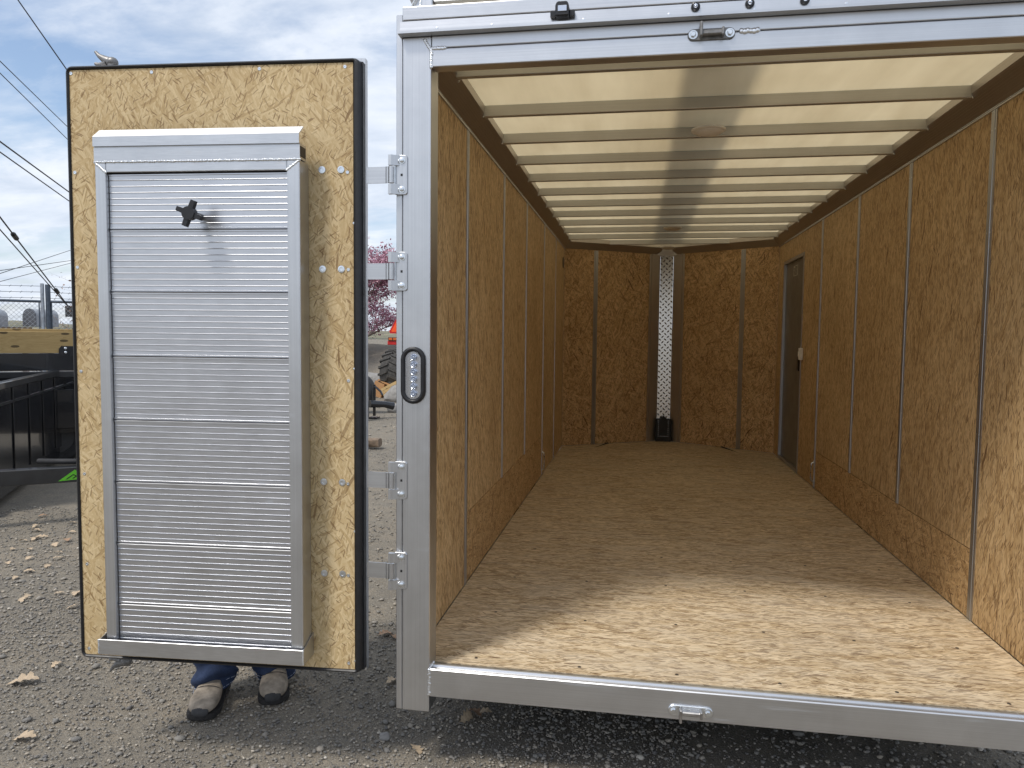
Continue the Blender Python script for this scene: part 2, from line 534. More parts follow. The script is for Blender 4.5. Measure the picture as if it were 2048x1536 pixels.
# ------------------------------------------------------------------ mesh helpers
TM = Matrix.Translation((0, 0, G))          # trailer coordinates: deck at z = 0
AN = -0.0628
HX, HY = -0.2255, -0.0294
DM = Matrix(((-math.cos(AN), -math.sin(AN), 0, HX), (math.sin(AN), -math.cos(AN), 0, HY), (0, 0, 1, G), (0, 0, 0, 1)))  # (s, n, z) of the open door
I4 = Matrix.Identity(4)
SEED = [0]


class MB:
    def __init__(self, M=None):
        self.v, self.f = [], []
        self.M = M if M is not None else I4

    def add(self, vs, fs):
        o = len(self.v)
        self.v += [tuple(x) for x in vs]
        self.f += [tuple(i + o for i in f) for f in fs]
        return self

    def box(self, x0, x1, y0, y1, z0, z1):
        return self.add([(x0, y0, z0), (x1, y0, z0), (x1, y1, z0), (x0, y1, z0), (x0, y0, z1), (x1, y0, z1), (x1, y1, z1), (x0, y1, z1)],
                        [(0, 3, 2, 1), (4, 5, 6, 7), (0, 1, 5, 4), (1, 2, 6, 5), (2, 3, 7, 6), (3, 0, 4, 7)])

    def prism(self, poly, axis, a0, a1):
        """extrude a 2-D outline along an axis; outline coordinates are the other two axes in order"""
        def P(q, a):
            return {'x': (a, q[0], q[1]), 'y': (q[0], a, q[1]), 'z': (q[0], q[1], a)}[axis]
        n = len(poly)
        vs = [P(q, a0) for q in poly] + [P(q, a1) for q in poly]
        fs = [tuple(range(n)), tuple(range(2 * n - 1, n - 1, -1))]
        fs += [(i, (i + 1) % n, n + (i + 1) % n, n + i) for i in range(n)]
        return self.add(vs, fs)

    def tube(self, path, r, n=8, caps=True, squash=None):
        path = [Vector(p) for p in path]
        rs = r if isinstance(r, (list, tuple)) else [r] * len(path)
        rings = []
        ref = Vector((0, 0, 1))
        t0 = (path[1] - path[0]).normalized()
        if abs(t0.dot(ref)) > 0.9:
            ref = Vector((1, 0, 0))
        for i, p in enumerate(path):
            a = path[max(i - 1, 0)]
            b = path[min(i + 1, len(path) - 1)]
            t = (b - a).normalized()
            u = t.cross(ref)
            if u.length < 1e-6:
                u = t.cross(Vector((0, 1, 0)))
            u.normalize()
            v = t.cross(u).normalized()
            ref = v.cross(t) if False else ref
            rings.append([p + rs[i] * (math.cos(k * 2 * math.pi / n) * u + math.sin(k * 2 * math.pi / n) * v * (squash or 1)) for k in range(n)])
        vs = [q for ring in rings for q in ring]
        fs = []
        for i in range(len(path) - 1):
            for k in range(n):
                k2 = (k + 1) % n
                fs.append((i * n + k, i * n + k2, (i + 1) * n + k2, (i + 1) * n + k))
        if caps:
            fs.append(tuple(range(n - 1, -1, -1)))
            o = (len(path) - 1) * n
            fs.append(tuple(o + k for k in range(n)))
        return self.add(vs, fs)

    def cyl(self, p0, p1, r0, r1=None, n=16):
        return self.tube([p0, p1], [r0, r0 if r1 is None else r1], n)

    def lathe(self, prof, origin, axis='y', n=24, closed=False):
        """prof: (radius, distance along axis)"""
        o = Vector(origin)
        ax = {'x': Vector((1, 0, 0)), 'y': Vector((0, 1, 0)), 'z': Vector((0, 0, 1))}[axis] if isinstance(axis, str) else Vector(axis).normalized()
        u = ax.orthogonal().normalized()
        v = ax.cross(u)
        vs = []
        for k in range(n):
            a = k * 2 * math.pi / n
            dvec = math.cos(a) * u + math.sin(a) * v
            for (r, h) in prof:
                vs.append(o + r * dvec + h * ax)
        m = len(prof)
        fs = []
        for k in range(n):
            k2 = (k + 1) % n
            for j in range(m - 1 + (1 if closed else 0)):
                j2 = (j + 1) % m
                fs.append((k * m + j, k * m + j2, k2 * m + j2, k2 * m + j))
        if not closed:
            if prof[0][0] > 1e-5:
                fs.append(tuple(k * m for k in range(n)))
            if prof[-1][0] > 1e-5:
                fs.append(tuple(k * m + m - 1 for k in range(n - 1, -1, -1)))
        return self.add(vs, fs)

    def ell(self, c, r, nu=10, nv=7, M=None):
        vs, fs = [], []
        M = M or Matrix.Identity(3)
        c = Vector(c)
        for j in range(nv + 1):
            th = math.pi * j / nv
            for i in range(nu):
                ph = 2 * math.pi * i / nu
                vs.append(c + M @ Vector((r[0] * math.sin(th) * math.cos(ph), r[1] * math.sin(th) * math.sin(ph), r[2] * math.cos(th))))
        for j in range(nv):
            for i in range(nu):
                i2 = (i + 1) % nu
                fs.append((j * nu + i, j * nu + i2, (j + 1) * nu + i2, (j + 1) * nu + i))
        return self.add(vs, fs)

    def loft(self, rings, cap=True):
        n = len(rings[0])
        vs = [q for r in rings for q in r]
        fs = []
        for i in range(len(rings) - 1):
            for k in range(n):
                k2 = (k + 1) % n
                fs.append((i * n + k, i * n + k2, (i + 1) * n + k2, (i + 1) * n + k))
        if cap:
            fs.append(tuple(range(n - 1, -1, -1)))
            o = (len(rings) - 1) * n
            fs.append(tuple(o + k for k in range(n)))
        return self.add(vs, fs)

    def build(self, name, mat, parent=None, bevel=0.0, smooth=None, uvoff=True, seg=1):
        me = bpy.data.meshes.new(name)
        bm = bmesh.new()
        bv = [bm.verts.new(v) for v in self.v]
        for f in self.f:
            try:
                bm.faces.new([bv[i] for i in f])
            except ValueError:
                pass
        bmesh.ops.remove_doubles(bm, verts=bm.verts, dist=1e-6)
        bmesh.ops.recalc_face_normals(bm, faces=bm.faces)
        if bevel:
            ed = [e for e in bm.edges if len(e.link_faces) == 2 and e.calc_face_angle(0) > 0.5]
            bmesh.ops.bevel(bm, geom=ed, offset=bevel, segments=seg, affect='EDGES', profile=0.5)
        uvl = bm.loops.layers.uv.new('UVMap')
        SEED[0] += 1
        rr = random.Random(SEED[0])
        ou, ov = (rr.uniform(0, 40), rr.uniform(0, 40)) if uvoff else (0, 0)
        for f in bm.faces:
            nx, ny, nz = (abs(c) for c in f.normal)
            for lp in f.loops:
                c = lp.vert.co
                if nx >= ny and nx >= nz:
                    q = (c.y, c.z)
                elif ny >= nz:
                    q = (c.x, c.z)
                else:
                    q = (c.x, c.y)
                lp[uvl].uv = (q[0] + ou, q[1] + ov)
        bm.transform(self.M)
        if self.M.determinant() < 0:
            bmesh.ops.reverse_faces(bm, faces=bm.faces)
        org = wloc(parent) if parent is not None else Vector((0, 0, 0))
        if parent is None:
            xs = [v.co for v in bm.verts]
            org = Vector((sum(p.x for p in xs) / len(xs), sum(p.y for p in xs) / len(xs), min(p.z for p in xs)))
        bmesh.ops.translate(bm, verts=bm.verts, vec=-org)
        bm.to_mesh(me)
        bm.free()
        if smooth:
            me.polygons.foreach_set('use_smooth', [True] * len(me.polygons))
            me.set_sharp_from_angle(angle=smooth)
        me.materials.append(MATS[mat])
        o = bpy.data.objects.new(name, me)
        COL.objects.link(o)
        if parent is not None:
            o.parent = parent
        else:
            o.location = org
        return o


def wloc(o):
    p = Vector((0, 0, 0))
    while o is not None:
        p += Vector(o.location)
        o = o.parent
    return p


def tag(o, label=None, cat=None, group=None, kind=None):
    for k, v in (('label', label), ('category', cat), ('group', group), ('kind', kind)):
        if v:
            o[k] = v
    return o


def thing(name, label, cat, loc=(0, 0, 0), group=None):
    o = bpy.data.objects.new(name, None)
    o.empty_display_size = 0.1
    COL.objects.link(o)
    o.location = loc
    return tag(o, label, cat, group)


def copy_at(o, name, parent, delta):
    """a copy of a part (sharing its mesh) shifted by delta"""
    c = o.copy()
    COL.objects.link(c)
    c.name = name
    c.parent = parent
    c.location = Vector(o.location) + Vector(delta)
    return c


def subdiv(o, lv):
    md = o.modifiers.new('sub', 'SUBSURF')
    md.levels = md.render_levels = lv
    o.data.polygons.foreach_set('use_smooth', [True] * len(o.data.polygons))


def numpy_mesh(name, V, Fq, mat, tone=None, smooth=False):
    me = bpy.data.meshes.new(name)
    k = Fq.shape[1]
    me.vertices.add(len(V))
    me.vertices.foreach_set('co', V.astype(np.float32).ravel())
    me.loops.add(Fq.size)
    me.loops.foreach_set('vertex_index', Fq.astype(np.int32).ravel())
    me.polygons.add(len(Fq))
    me.polygons.foreach_set('loop_start', np.arange(0, Fq.size, k, dtype=np.int32))
    me.polygons.foreach_set('loop_total', np.full(len(Fq), k, dtype=np.int32))
    if smooth:
        me.polygons.foreach_set('use_smooth', np.ones(len(Fq), dtype=bool))
    if tone is not None:
        a = me.attributes.new('tone', 'FLOAT', 'POINT')
        a.data.foreach_set('value', tone.astype(np.float32))
    me.update(calc_edges=True)
    me.validate()
    me.materials.append(MATS[mat])
    o = bpy.data.objects.new(name, me)
    COL.objects.link(o)
    return o


# ------------------------------------------------------------------ ground and hills
def ground_h(x, y):
    h = 0.018 * mnoise.noise(Vector((x * 0.7, y * 0.7, 1.3))) + 0.008 * mnoise.noise(Vector((x * 3.1, y * 3.1, 4.0)))
    h += 0.004 * mnoise.noise(Vector((x * 11.0, y * 11.0, 2.0)))
    near = max(0.0, 1 - math.hypot(x + 0.5, y - 1.0) / 60)
    h *= near
    # bank of spoil behind the tractor
    b = math.exp(-((y - 27.5 - 0.12 * x) / 3.2) ** 2) * (1 / (1 + math.exp((x + 1.0) / 2)))
    h += b * (1.30 + 0.5 * mnoise.noise(Vector((x * 0.35, y * 0.35, 8.0))) + 0.15 * mnoise.noise(Vector((x * 1.6, y * 1.6, 3.0))))
    return h


def graded(lo, hi, step, far, grow=1.16):
    a = list(np.arange(lo, hi, step))
    s, x = step, hi
    while x < far:
        a.append(x)
        s *= grow
        x += s
    a.append(far)
    s, x = step, lo
    b = []
    while x > -far:
        s *= grow
        x -= s
        b.append(x)
    b.append(-far - 1)
    return np.array(sorted(set([round(q, 4) for q in b + a])))


gx = graded(-5.2, 2.8, 0.05, 900.0, 1.13)
gy = graded(-1.0, 6.0, 0.05, 900.0, 1.10)
nx_, ny_ = len(gx), len(gy)
Vg = np.array([(x, y, ground_h(x, y) - 0.004) for y in gy for x in gx])
idx = np.arange(nx_ * ny_).reshape(ny_, nx_)
Fg = np.stack([idx[:-1, :-1].ravel(), idx[:-1, 1:].ravel(), idx[1:, 1:].ravel(), idx[1:, :-1].ravel()], 1)
ground = tag(numpy_mesh('ground', Vg, Fg, 'gravel_ground', smooth=True), kind='structure')

# distant hills, a low ring of ridges
hv, hf = [], []
NA, NR = 96, 6
for i in range(NA + 1):
    a = math.pi * (0.25 + 0.75 * i / NA)
    for j in range(NR):
        d = 260 + j * 60
        prof = math.sin(math.pi * min(1, j / (NR - 1)) * 0.55)
        h = prof * (7.5 + 5 * mnoise.noise(Vector((a * 5, 0.3, 1))) + 2.5 * mnoise.noise(Vector((a * 19, j * 0.4, 5))))
        hv.append((d * math.cos(a), d * math.sin(a), -0.5 + max(0, h)))
for i in range(NA):
    for j in range(NR - 1):
        hf.append((i * NR + j, (i + 1) * NR + j, (i + 1) * NR + j + 1, i * NR + j + 1))
tag(numpy_mesh('hills', np.array(hv), np.array(hf), 'hill_grass', smooth=True), kind='structure')


# ------------------------------------------------------------------ loose gravel (nobody could count it)
def gravel():
    rs = np.random.RandomState(3)
    pts = []

    def area(n, x0, x1, y0, y1, r0, r1, pw):
        x = rs.uniform(x0, x1, n)
        y = rs.uniform(y0, y1, n)
        r = r0 + (r1 - r0) * rs.rand(n) ** pw
        pts.append(np.stack([x, y, r], 1))
    area(30000, -2.6, 0.9, -0.35, 1.3, 0.0018, 0.0075, 3.6)
    area(13000, -4.6, -1.2, 0.6, 3.2, 0.0028, 0.010, 3.2)
    area(7000, 0.2, 2.6, -0.1, 1.7, 0.0028, 0.011, 3.0)
    area(5000, -3.2, -0.3, 1.2, 8.0, 0.0035, 0.012, 2.8)
    area(1200, -7.5, -2.0, 6.0, 18.0, 0.008, 0.03, 2.4)
    area(300, -3.6, 1.8, -0.3, 2.0, 0.010, 0.018, 2.0)
    P = np.concatenate(pts)
    phi = (1 + 5 ** 0.5) / 2
    B = np.array([(-1, phi, 0), (1, phi, 0), (-1, -phi, 0), (1, -phi, 0), (0, -1, phi), (0, 1, phi), (0, -1, -phi), (0, 1, -phi), (phi, 0, -1), (phi, 0, 1), (-phi, 0, -1), (-phi, 0, 1)], float)
    B /= np.linalg.norm(B[0])
    FI = np.array([(0, 11, 5), (0, 5, 1), (0, 1, 7), (0, 7, 10), (0, 10, 11), (1, 5, 9), (5, 11, 4), (11, 10, 2), (10, 7, 6), (7, 1, 8), (3, 9, 4), (3, 4, 2), (3, 2, 6), (3, 6, 8), (3, 8, 9), (4, 9, 5), (2, 4, 11), (6, 2, 10), (8, 6, 7), (9, 8, 1)])
    n = len(P)
    J = B[None] * (1 + rs.uniform(-0.28, 0.28, (n, 12, 1)))
    sc3 = np.stack([rs.uniform(0.8, 1.5, n), rs.uniform(0.7, 1.15, n), rs.uniform(0.45, 0.8, n)], 1)
    J = J * sc3[:, None, :]
    a = rs.uniform(0, 2 * np.pi, n)
    ca, sa = np.cos(a), np.sin(a)
    X = J[:, :, 0] * ca[:, None] - J[:, :, 1] * sa[:, None]
    Y = J[:, :, 0] * sa[:, None] + J[:, :, 1] * ca[:, None]
    Zh = np.array([ground_h(p[0], p[1]) for p in P])
    V = np.stack([P[:, 0:1] + X * P[:, 2:3], P[:, 1:2] + Y * P[:, 2:3], (Zh + P[:, 2] * 0.18)[:, None] + J[:, :, 2] * P[:, 2:3]], 2).reshape(-1, 3)
    Fs = (FI[None] + (np.arange(n) * 12)[:, None, None]).reshape(-1, 3)
    tone = np.repeat(np.clip(rs.beta(1.6, 1.9, n), 0, 1), 12)
    o = numpy_mesh('gravel', V, Fs, 'gravel_stone', tone)
    tag(o, 'loose grey gravel strewn over the yard', 'gravel', None, 'stuff')


gravel()

# ------------------------------------------------------------------ the cargo trailer
WL, WR = -0.078, 2.0335            # inner wall faces
XC = 0.978
PR = 1.956                          # inner edge of right post
YN, YA = 5.28, 5.92                 # nose corner, nose apex
AXL, AXR = 0.905, 1.05
ZT = 2.05
trailer = thing('cargo_trailer', 'silver enclosed cargo trailer with bare strand board interior, its rear open', 'trailer', (XC, 0.05, 0))
trailer['group'] = 'enclosed trailer'
del trailer['group']


def part(mb, name, mat, parent=None, **kw):
    return mb.build(name, mat, parent if parent is not None else trailer, **kw)


def B(x0, x1, y0, y1, z0, z1, M=TM):
    return MB(M).box(x0, x1, y0, y1, z0, z1)


# floor and chassis
part(MB(TM).prism([(WL + .002, .062), (WR - .002, .062), (WR - .002, YN), (AXR, YA), (AXL, YA), (WL + .002, YN)], 'z', -0.02, 0.0), 'floor_board', 'osb_floor')
part(MB(TM).prism([(-.08, .065), (2.04, .065), (2.04, YN), (AXR, YA), (AXL, YA), (-.08, YN)], 'z', -0.10, -0.0225), 'chassis', 'frame_dark')
# sill with its rib
sl = MB(TM)
sl.prism([(0.0, -0.094), (0.0, -0.002), (0.003, 0.001), (0.008, 0.0), (0.012, -0.004), (0.030, -0.004), (0.033, 0.002), (0.037, 0.004), (0.041, 0.002), (0.044, -0.003), (0.061, -0.003), (0.061, -0.094)], 'x', 0.001, PR - 0.001)
part(sl, 'rear_sill', 'alu_h', smooth=0.6)
# posts
for px0, px1, ox0, ox1 in ((-0.096, 0.0, -0.119, -0.098), (PR, PR + 0.096, PR + 0.098, PR + 0.119)):
    part(B(px0, px1, 0.0, 0.088, -0.151, 2.0965), 'corner_post', 'alu_v', bevel=0.004, seg=2)
    part(B(ox0, ox1, 0.004, 0.10, -0.151, 2.172), 'edge_trim', 'alu_v', bevel=0.002)
# header: two stacked tubes, drip lip, fascia and top rail
part(B(0.001, PR - 0.001, 0.0, 0.052, 2.0, 2.0572), 'header_tube', 'alu_h', bevel=0.003, seg=2)
part(B(0.001, PR - 0.001, 0.0, 0.052, 2.0588, 2.0965), 'header_tube', 'alu_h', bevel=0.003, seg=2)
part(MB(TM).prism([(-0.030, 2.099), (-0.030, 2.107), (-0.006, 2.110), (-0.004, 2.146), (0.05, 2.146), (0.05, 2.099), (0.004, 2.0975)], 'x', -0.104, PR + 0.104), 'drip_rail', 'alu_h')
part(B(-0.096, PR + 0.096, -0.004, 0.05, 2.149, 2.193), 'top_rail', 'alu_h', bevel=0.003, seg=2)

# roof sheet and bows
ROOF = 2.155
rp = [(-.11, .052), (2.066, .052), (2.066, YN + .02), (AXR + .02, YA + .05), (AXL - .02, YA + .05), (-.11, YN + .02)]
part(MB(TM).add([(x, y, ROOF) for x, y in rp], [tuple(range(6))]), 'roof_sheet', 'roof_fibreglass')
wk = part(B(0.735, 1.015, 0.25, 5.55, ROOF + .235, ROOF + .26), 'roof_walkway', 'alu_y')
for yy in [0.5 + 0.95 * k for k in range(6)]:
    part(B(0.80, 1.00, yy, yy + .02, ROOF + .002, ROOF + .2345), 'walkway_foot', 'alu_h', wk)
yb = [0.405] + [0.91 + 0.4605 * k for k in range(11)]
first = None
for y in yb:
    if y < YN - 0.05:
        if first is None:
            first = part(B(-0.02, 1.976, 0, 0.028, 2.106, ROOF - .001), 'roof_bow', 'bow_steel', bevel=0.002)
            first.location.y = y
        else:
            c = copy_at(first, 'roof_bow', trailer, (0, y - yb[0], 0))
    else:
        f_ = max(0.06, (YA - y) / (YA - YN))
        xl = AXL + (WL + .05 - AXL) * f_
        xr = AXR + (WR - .05 - AXR) * f_
        part(B(xl, xr, y, y + 0.028, 2.106, ROOF - .001), 'roof_bow', 'bow_steel', bevel=0.002)

# walls: strand board sheets, aluminium joint strips
GAPW = 0.002


def wall_sheet(side, y0, y1, z0, z1, mat='osb_wall'):
    x0, x1 = (WL - 0.016, WL) if side < 0 else (WR, WR + 0.016)
    part(B(x0, x1, y0 + GAPW, y1 - GAPW, z0, z1), 'wall_board', mat)


def strip(side, y, z0, z1, wd=0.046):
    s = -side   # strips stand proud towards the inside
    x = WL if side < 0 else WR
    def X(d):
        return x + s * d
    h = wd / 2
    mb = MB(TM).prism([(X(-0.001), y - h), (X(0.003), y - h), (X(0.003), y - h * .52), (X(0.0012), y - h * .48), (X(0.0012), y - h * .38), (X(0.0045), y - h * .34),
                       (X(0.0045), y + h * .34), (X(0.0012), y + h * .38), (X(0.0012), y + h * .48), (X(0.003), y + h * .52), (X(0.003), y + h), (X(-0.001), y + h)], 'z', z0, z1)
    part(mb, 'joint_strip', 'alu_strip')


jl = [0.865, 1.775, 2.645, 3.61, 4.46]
jr = [0.845, 1.735, 2.62, 3.55]
KL, KR = 0.325, 0.285
wall_sheet(-1, 0.09, jl[0], 0.003, ZT)
for a, b in zip(jl[:3], jl[1:4]):
    wall_sheet(-1, a, b, KL + 0.002, ZT)
wall_sheet(-1, jl[0], jl[3], 0.003, KL - 0.002, 'osb_kick')
wall_sheet(-1, jl[3], jl[4], 0.003, ZT)
wall_sheet(-1, jl[4], YN, 0.003, ZT)
wall_sheet(1, 0.09, jr[0], 0.003, ZT)
for a, b in zip(jr[:3], jr[1:4]):
    wall_sheet(1, a, b, KR + 0.002, ZT)
wall_sheet(1, jr[0], jr[3], 0.003, KR - 0.002, 'osb_kick')
SD0, SD1, SDH = 4.15, 5.02, 1.865
wall_sheet(1, jr[3], SD0, 0.003, ZT)
wall_sheet(1, SD0, SD1, SDH, ZT)
wall_sheet(1, SD1, YN, 0.003, ZT)
for y, z0 in ((jl[0], 0.003), (jl[1], KL), (jl[2], KL), (jl[3], 0.003), (jl[4], .003)):
    strip(-1, y, z0, ZT - 0.014, 0.046 if y < 4 else 0.02)
for y, z0 in ((jr[0], 0.003), (jr[1], KR), (jr[2], KR), (jr[3], 0.003)):
    strip(1, y, z0, ZT - 0.014)

# cove between wall and roof with its lower lip
for side in (-1, 1):
    x = WL if side < 0 else WR
    s = -side
    poly = [(x, ZT - .004)]
    nr = 9
    for k in range(nr):
        f0, f1, f2 = k / nr, (k + 0.55) / nr, (k + 1) / nr
        poly += [(x + s * (0.002 + 0.064 * f0), ZT - .004 + 0.072 * f0), (x + s * (0.002 + 0.064 * f1), ZT - .004 + 0.072 * f1), (x + s * (0.0005 + 0.064 * f1), ZT - .0025 + 0.072 * f1), (x + s * (0.0005 + 0.064 * f2), ZT - .0025 + 0.072 * f2)]
    poly += [(x + s * 0.066, ROOF - .002), (x - s * .012, ROOF - .002), (x - s * .012, ZT - .004)]
    part(MB(TM).prism(poly, 'y', 0.056, YN), 'cove_rail', 'alu_cove')
    part(MB(TM).prism([(x - s * .001, ZT - .016), (x + s * .006, ZT - .014), (x + s * .0065, ZT - .009), (x + s * .003, ZT - .0075), (x + s * .0065, ZT - .006), (x + s * .006, ZT - .003), (x - s * .001, ZT - .003)], 'y', 0.09, YN), 'cove_lip', 'alu_y')

# outer skin
for x0, x1 in ((-0.1185, -0.1095), (PR + 0.1095, PR + 0.1185)):
    part(B(x0, x1, 0.101, YN + .01, -0.12, 2.17), 'outer_skin', 'white_skin')


# V nose
def nose(side):
    ax = WL if side < 0 else WR
    bx = AXL if side < 0 else AXR
    u = Vector((bx - ax, YA - YN, 0))
    L = u.length
    u.normalize()
    n_in = Vector((-u.y, u.x, 0))
    if n_in.y > 0:
        n_in = -n_in
    M = Matrix(((u.x, n_in.x, 0, ax), (u.y, n_in.y, 0, YN), (0, 0, 1, G), (0, 0, 0, 1)))
    tj = abs((0.234 if side < 0 else 1.722) - ax) / abs(bx - ax) * L
    te = L - 0.115
    part(MB(M).box(0.004, tj - GAPW, -0.016, 0, 0.003, ZT), 'nose_board', 'osb_nose')
    part(MB(M).box(tj + GAPW, te, -0.016, 0, 0.003, ZT), 'nose_board', 'osb_nose')
    part(MB(M).prism([(tj - .024, -.001), (tj - .024, .003), (tj - .012, .003), (tj - .010, .001), (tj - .008, .0045), (tj + .008, .0045), (tj + .010, .001), (tj + .012, .003), (tj + .024, .003), (tj + .024, -.001)], 'z', 0.003, ZT - .01), 'joint_strip', 'alu_strip')
    part(MB(M).prism([(te - .02, -.001), (te - .02, .004), (te, .004), (te + .004, .014), (te + .03, .014), (te + .034, .004), (L, .004), (L, -.001)], 'z', 0.003, ZT - .01), 'apex_channel', 'alu_cove')
    part(MB(M).prism([(0.0, ZT - .004), (0.066, ZT + .068), (0.066, ROOF - .002), (-0.012, ROOF - .002), (-0.012, ZT - .004)][:5], 'x', 0.02, L) if False else
         MB(M).prism([(0.001, ZT - .004), (0.05, ZT + .062), (0.05, ROOF - .002), (-0.012, ROOF - .002), (-0.012, ZT - .004)], 'x', 0.0, L), 'cove_rail', 'alu_cove')
    part(MB(M).box(-0.02, L + .02, -0.052, -0.044, -0.12, 2.17), 'outer_skin', 'white_skin')


nose(-1)
nose(1)
part(MB(TM).box(AXL + 0.004, AXR - 0.004, YA - 0.004, YA + 0.02, 0.003, ZT - .02), 'apex_plate', 'tread_plate')

part(MB(TM).box(AXL - 0.06, AXR + 0.06, YA - 0.02, YA + 0.06, ZT - .022, ROOF - .001), 'apex_cap', 'alu_cove')
# black coupler guard at the foot of the nose
bb = part(MB(TM).prism([(0.895, 0.003), (1.06, 0.003), (1.06, 0.25), (1.012, 0.25), (0.9775, 0.285), (0.943, 0.25), (0.895, 0.25)], 'y', YA - 0.055, YA - 0.006), 'jack_box', 'frame_dark', bevel=0.004)
for k in range(9):
    for xx in (0.925, 1.03):
        part(MB(TM).cyl((xx, YA - 0.0565, 0.06 + k * 0.021), (xx, YA - 0.0548, 0.06 + k * 0.021), 0.0032, n=6), 'stud', 'zinc', bb)
for k in range(5):
    part(MB(TM).cyl((0.945 + k * 0.0165, YA - 0.0565, 0.06), (0.945 + k * 0.0165, YA - 0.0548, 0.06), 0.0032, n=6), 'stud', 'zinc', bb)

# side door in the right wall
sd = part(B(WR + 0.018, WR + 0.036, SD0 + .03, SD1 - .03, 0.035, SDH - .03), 'side_door', 'door_grey')
fr = MB(TM)
for (y0, y1, z0, z1) in ((SD0 + .002, SD0 + .03, .004, SDH - .002), (SD1 - .03, SD1 - .002, .004, SDH - .002), (SD0 + .0301, SD1 - .0301, .004, .034), (SD0 + .0301, SD1 - .0301, SDH - .03, SDH - .002)):
    fr.box(WR - 0.004, WR + 0.03, y0, y1, z0, z1)
part(fr, 'door_frame', 'alu_strip', sd)
st = part(B(WR + 0.0165, WR + 0.0178, 4.49, 4.66, 1.70, 1.79), 'sticker', 'sticker_paper', sd)
rr = random.Random(5)
for k in range(7):
    part(B(WR + 0.0157, WR + 0.0163, 4.50, 4.50 + rr.uniform(.10, .15), 1.707 + k * .0115, 1.713 + k * .0115), 'sticker_line', 'sticker_ink', sd)
part(B(WR - 0.004, WR + 0.017, 4.235, 4.305, 0.865, 0.985), 'latch', 'black_plastic', sd, bevel=0.006)
part(B(WR - 0.028, WR - 0.0005, 4.075, 4.14, 0.965, 1.065), 'light_switch', 'switch_white', bevel=0.006, seg=2)
part(B(WR - 0.034, WR - 0.029, 4.093, 4.122, 0.995, 1.035), 'switch_rocker', 'switch_white')

# tie handles low on both walls
for x, y, s in ((WL, 3.60, 1), (WR, 3.565, -1)):
    h = MB(TM)
    h.tube([(x + s * .002, y, .045), (x + s * .018, y, .052), (x + s * .022, y, .075), (x + s * .022, y, .165), (x + s * .018, y, .188), (x + s * .002, y, .195)], 0.006, 8)
    h.box(min(x, x + s * .004), max(x, x + s * .004), y - .012, y + .012, .03, .052)
    h.box(min(x, x + s * .004), max(x, x + s * .004), y - .012, y + .012, .188, .21)
    part(h, 'tie_handle', 'zinc', smooth=0.8)

# vent
part(MB(TM).prism([(5.12 + .055 * math.cos(a), 1.885 + .055 * math.sin(a)) for a in [k * math.pi / 10 for k in range(20)]], 'x', WL + .0004, WL + .006), 'wall_vent', 'black_plastic')

# dome lights
for (x, y) in ((0.982, 1.19), (0.962, 4.30), (0.978, 5.72)):
    dl = part(MB(TM).lathe([(0.078, 0), (0.078, -0.008), (0.070, -0.011)], (x, y + .05, 2.1055), 'z', 28), 'dome_light', 'lens_white', smooth=0.6)
    part(MB(TM).lathe([(0.068, -0.0115), (0.062, -0.018), (0.045, -0.024), (0.022, -0.027), (0.0, -0.028)], (x, y + .05, 2.1055), 'z', 28), 'lens', 'lens_white', dl, smooth=1.0)


# fasteners --------------------------------------------------------
def pan_head(p, n, r, mat, name, parent, M=TM, h=0.002):
    n = Vector(n)
    part(MB(M).lathe([(r, 0), (r * 0.9, h * 0.7), (r * 0.5, h), (0, h)], p, n, 10), name, mat, parent, smooth=0.7)


rr = random.Random(11)
for yy in (0.115, 0.55, 1.02, 1.48):
    for k in range(6):
        xx = 0.14 + k * 0.345 + rr.uniform(-.02, .02)
        pan_head((xx, yy + rr.uniform(-.015, .015), 0.0002), (0, 0, 1), 0.0065, 'screw_dark', 'floor_screw', None, h=0.0012)
for yy in jl[:4]:
    for k in range(5):
        for d in (-0.0135, 0.0135):
            pan_head((WL + .0010, yy + d, 0.36 + k * 0.40), (1, 0, 0), 0.0042, 'zinc', 'screw', None, h=0.003)
for yy in jr:
    for k in range(5):
        for d in (-0.0135, 0.0135):
            pan_head((WR - .0010, yy + d, 0.36 + k * 0.40), (-1, 0, 0), 0.0042, 'zinc', 'screw', None, h=0.003)
for side in (-1, 1):
    x = WL + .006 if side < 0 else WR - .006
    for k in range(11):
        pan_head((x, 0.25 + k * 0.46, ZT - .0075), (-side, 0, 0), 0.0042, 'zinc', 'screw', None, h=0.003)
        pan_head((WL + .058 if side < 0 else WR - .058, 0.42 + k * 0.4605 + .03, ZT + .055), (-side * .7, 0, -.7), 0.0055, 'zinc', 'screw', None, h=0.004)

# marker lamps on the header
for x in (0.828, 0.986, 1.143):
    ml = part(MB(TM).lathe([(0.0135, 0), (0.0135, 0.006), (0.0105, 0.010), (0.008, 0.010), (0.0075, 0.006)], (x, -0.0045, 2.1345), (0, -1, 0), 24), 'marker_lamp', 'rubber', smooth=0.6)
    part(MB(TM).lathe([(0.0076, 0.006), (0.0068, 0.012), (0.004, 0.0155), (0, 0.0165)], (x, -0.0045, 2.1345), (0, -1, 0), 18), 'lens', 'lens_clear', ml, smooth=1.0)
